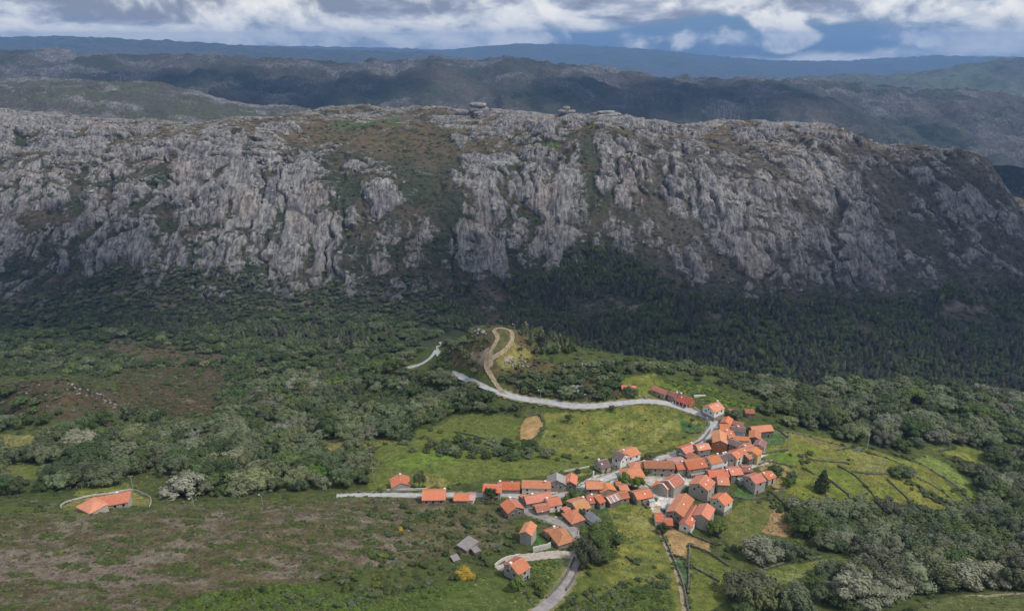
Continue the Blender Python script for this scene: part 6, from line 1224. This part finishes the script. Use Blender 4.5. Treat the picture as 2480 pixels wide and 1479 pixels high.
# shrubs along the field walls, bracken and grass tussocks
hp = []
for o in list(COL.objects):
    if o.name.split('.')[0] == 'stone_wall' and 'road' not in o['label']:
        for v in [v.co for v in o.data.vertices][2::5]:
            if random.random() < .42: hp.append((v.x + random.uniform(-1.0, 1.0), v.y + random.uniform(-.8, .8)))
hp = np.array(hp); hpz = gz(hp[:, 0], hp[:, 1]); hs = RNG.gamma(2.0, .32, len(hp)) + .25
instancer('hedge_growth', np.c_[hp, hpz - .1], hs, hs * RNG.uniform(1.1, 1.9, len(hp)), RNG.integers(0, 8, len(hp)), SHRUB['scrub'] + SHRUB['dark'], 'brambles and small shrubs along the field walls', 'hedge')
TUS = [crown_mesh(90 + s, [((0, 0, .25), (.5, .5, .35))], 60, .16, LEAF[m], .8, .35) for m in ('straw', 'grassy') for s in range(2)]
gm = OPEN & visr & OK & (flatP[:, 1] < 470) & (pyr < 1520) & ~inside(YARDS + [[(1258, 1040), (1275, 1008), (1310, 1006), (1318, 1035), (1290, 1064), (1262, 1066)], [(1604, 1290), (1632, 1276), (1722, 1314), (1722, 1343), (1624, 1346)]])
idx = np.nonzero(gm)[0]; dn = np.clip(fbm(flatP[idx, 0] / 12, flatP[idx, 1] / 8, 3, 151) + .35, .03, 1); w = area[idx] * dn; tf = RNG.choice(idx, size=9000, replace=False, p=w / w.sum()); hs = RNG.uniform(.15, .45, len(tf))
instancer('grass_tussocks', flatP[tf] - (0, 0, .05), hs, hs * RNG.uniform(1.5, 3.5, len(tf)), RNG.choice(4, len(tf), p=(.1, .1, .4, .4)), TUS, 'tussocks of long grass in the meadows', 'grass')
bk = inside([[(520, 1430), (700, 1415), (900, 1440), (950, 1540), (330, 1540), (430, 1470)], [(930, 1450), (1060, 1420), (1190, 1392), (880, 1540)], [(1590, 915), (1700, 930), (1830, 985), (1760, 985), (1690, 965)], [(1280, 1370), (1380, 1352), (1330, 1440), (1290, 1400)], [(1360, 1479), (1480, 1430), (1640, 1400), (1640, 1500)]], 470) & visr & OK
idx = np.nonzero(bk)[0]; w = area[idx]; tf = RNG.choice(idx, size=2200, replace=False, p=w / w.sum()); hs = RNG.uniform(.35, 1.1, len(tf))
instancer('bracken', flatP[tf] - (0, 0, .05), hs, hs * RNG.uniform(1.3, 2.2, len(tf)), RNG.choice(8, len(tf), p=[.19] * 4 + [.06] * 4), SHRUB['fresh'] + SHRUB['scrub'], 'bright bracken patches on the near slopes', 'bracken')
# wings that are one building with their main block become parts of it
def absorb(main_label, wing_label):
    find = lambda s: [o for o in COL.objects if o.parent is None and o.get('label') == s][0]
    a, b = find(main_label), find(wing_label)
    mat = lambda o: Matrix.LocRotScale(o.location, o.rotation_euler, o.scale)
    T_ = mat(a).inverted() @ mat(b)
    for c in list(b.children): c.parent = a; c.matrix_basis = T_ @ c.matrix_basis
    bpy.data.objects.remove(b)
for m_, w_ in (('granite church with orange roof and white gable copings on the square', 'low chancel block at the near end of the church'), ('granite church with orange roof and white gable copings on the square', 'little sacristy block on the left side of the church'),
    ('dark stone L-shaped farm with orange roofs at the village edge', 'gabled wing of the L-shaped farm coming towards the viewer'), ('long hipped orange-roofed house standing alone in a walled garden', 'hipped near wing of the lone house in the walled garden'),
    ('open farm shed with orange roof above the lower road', 'hipped roof end of the open farm shed above the lower road')): absorb(m_, w_)
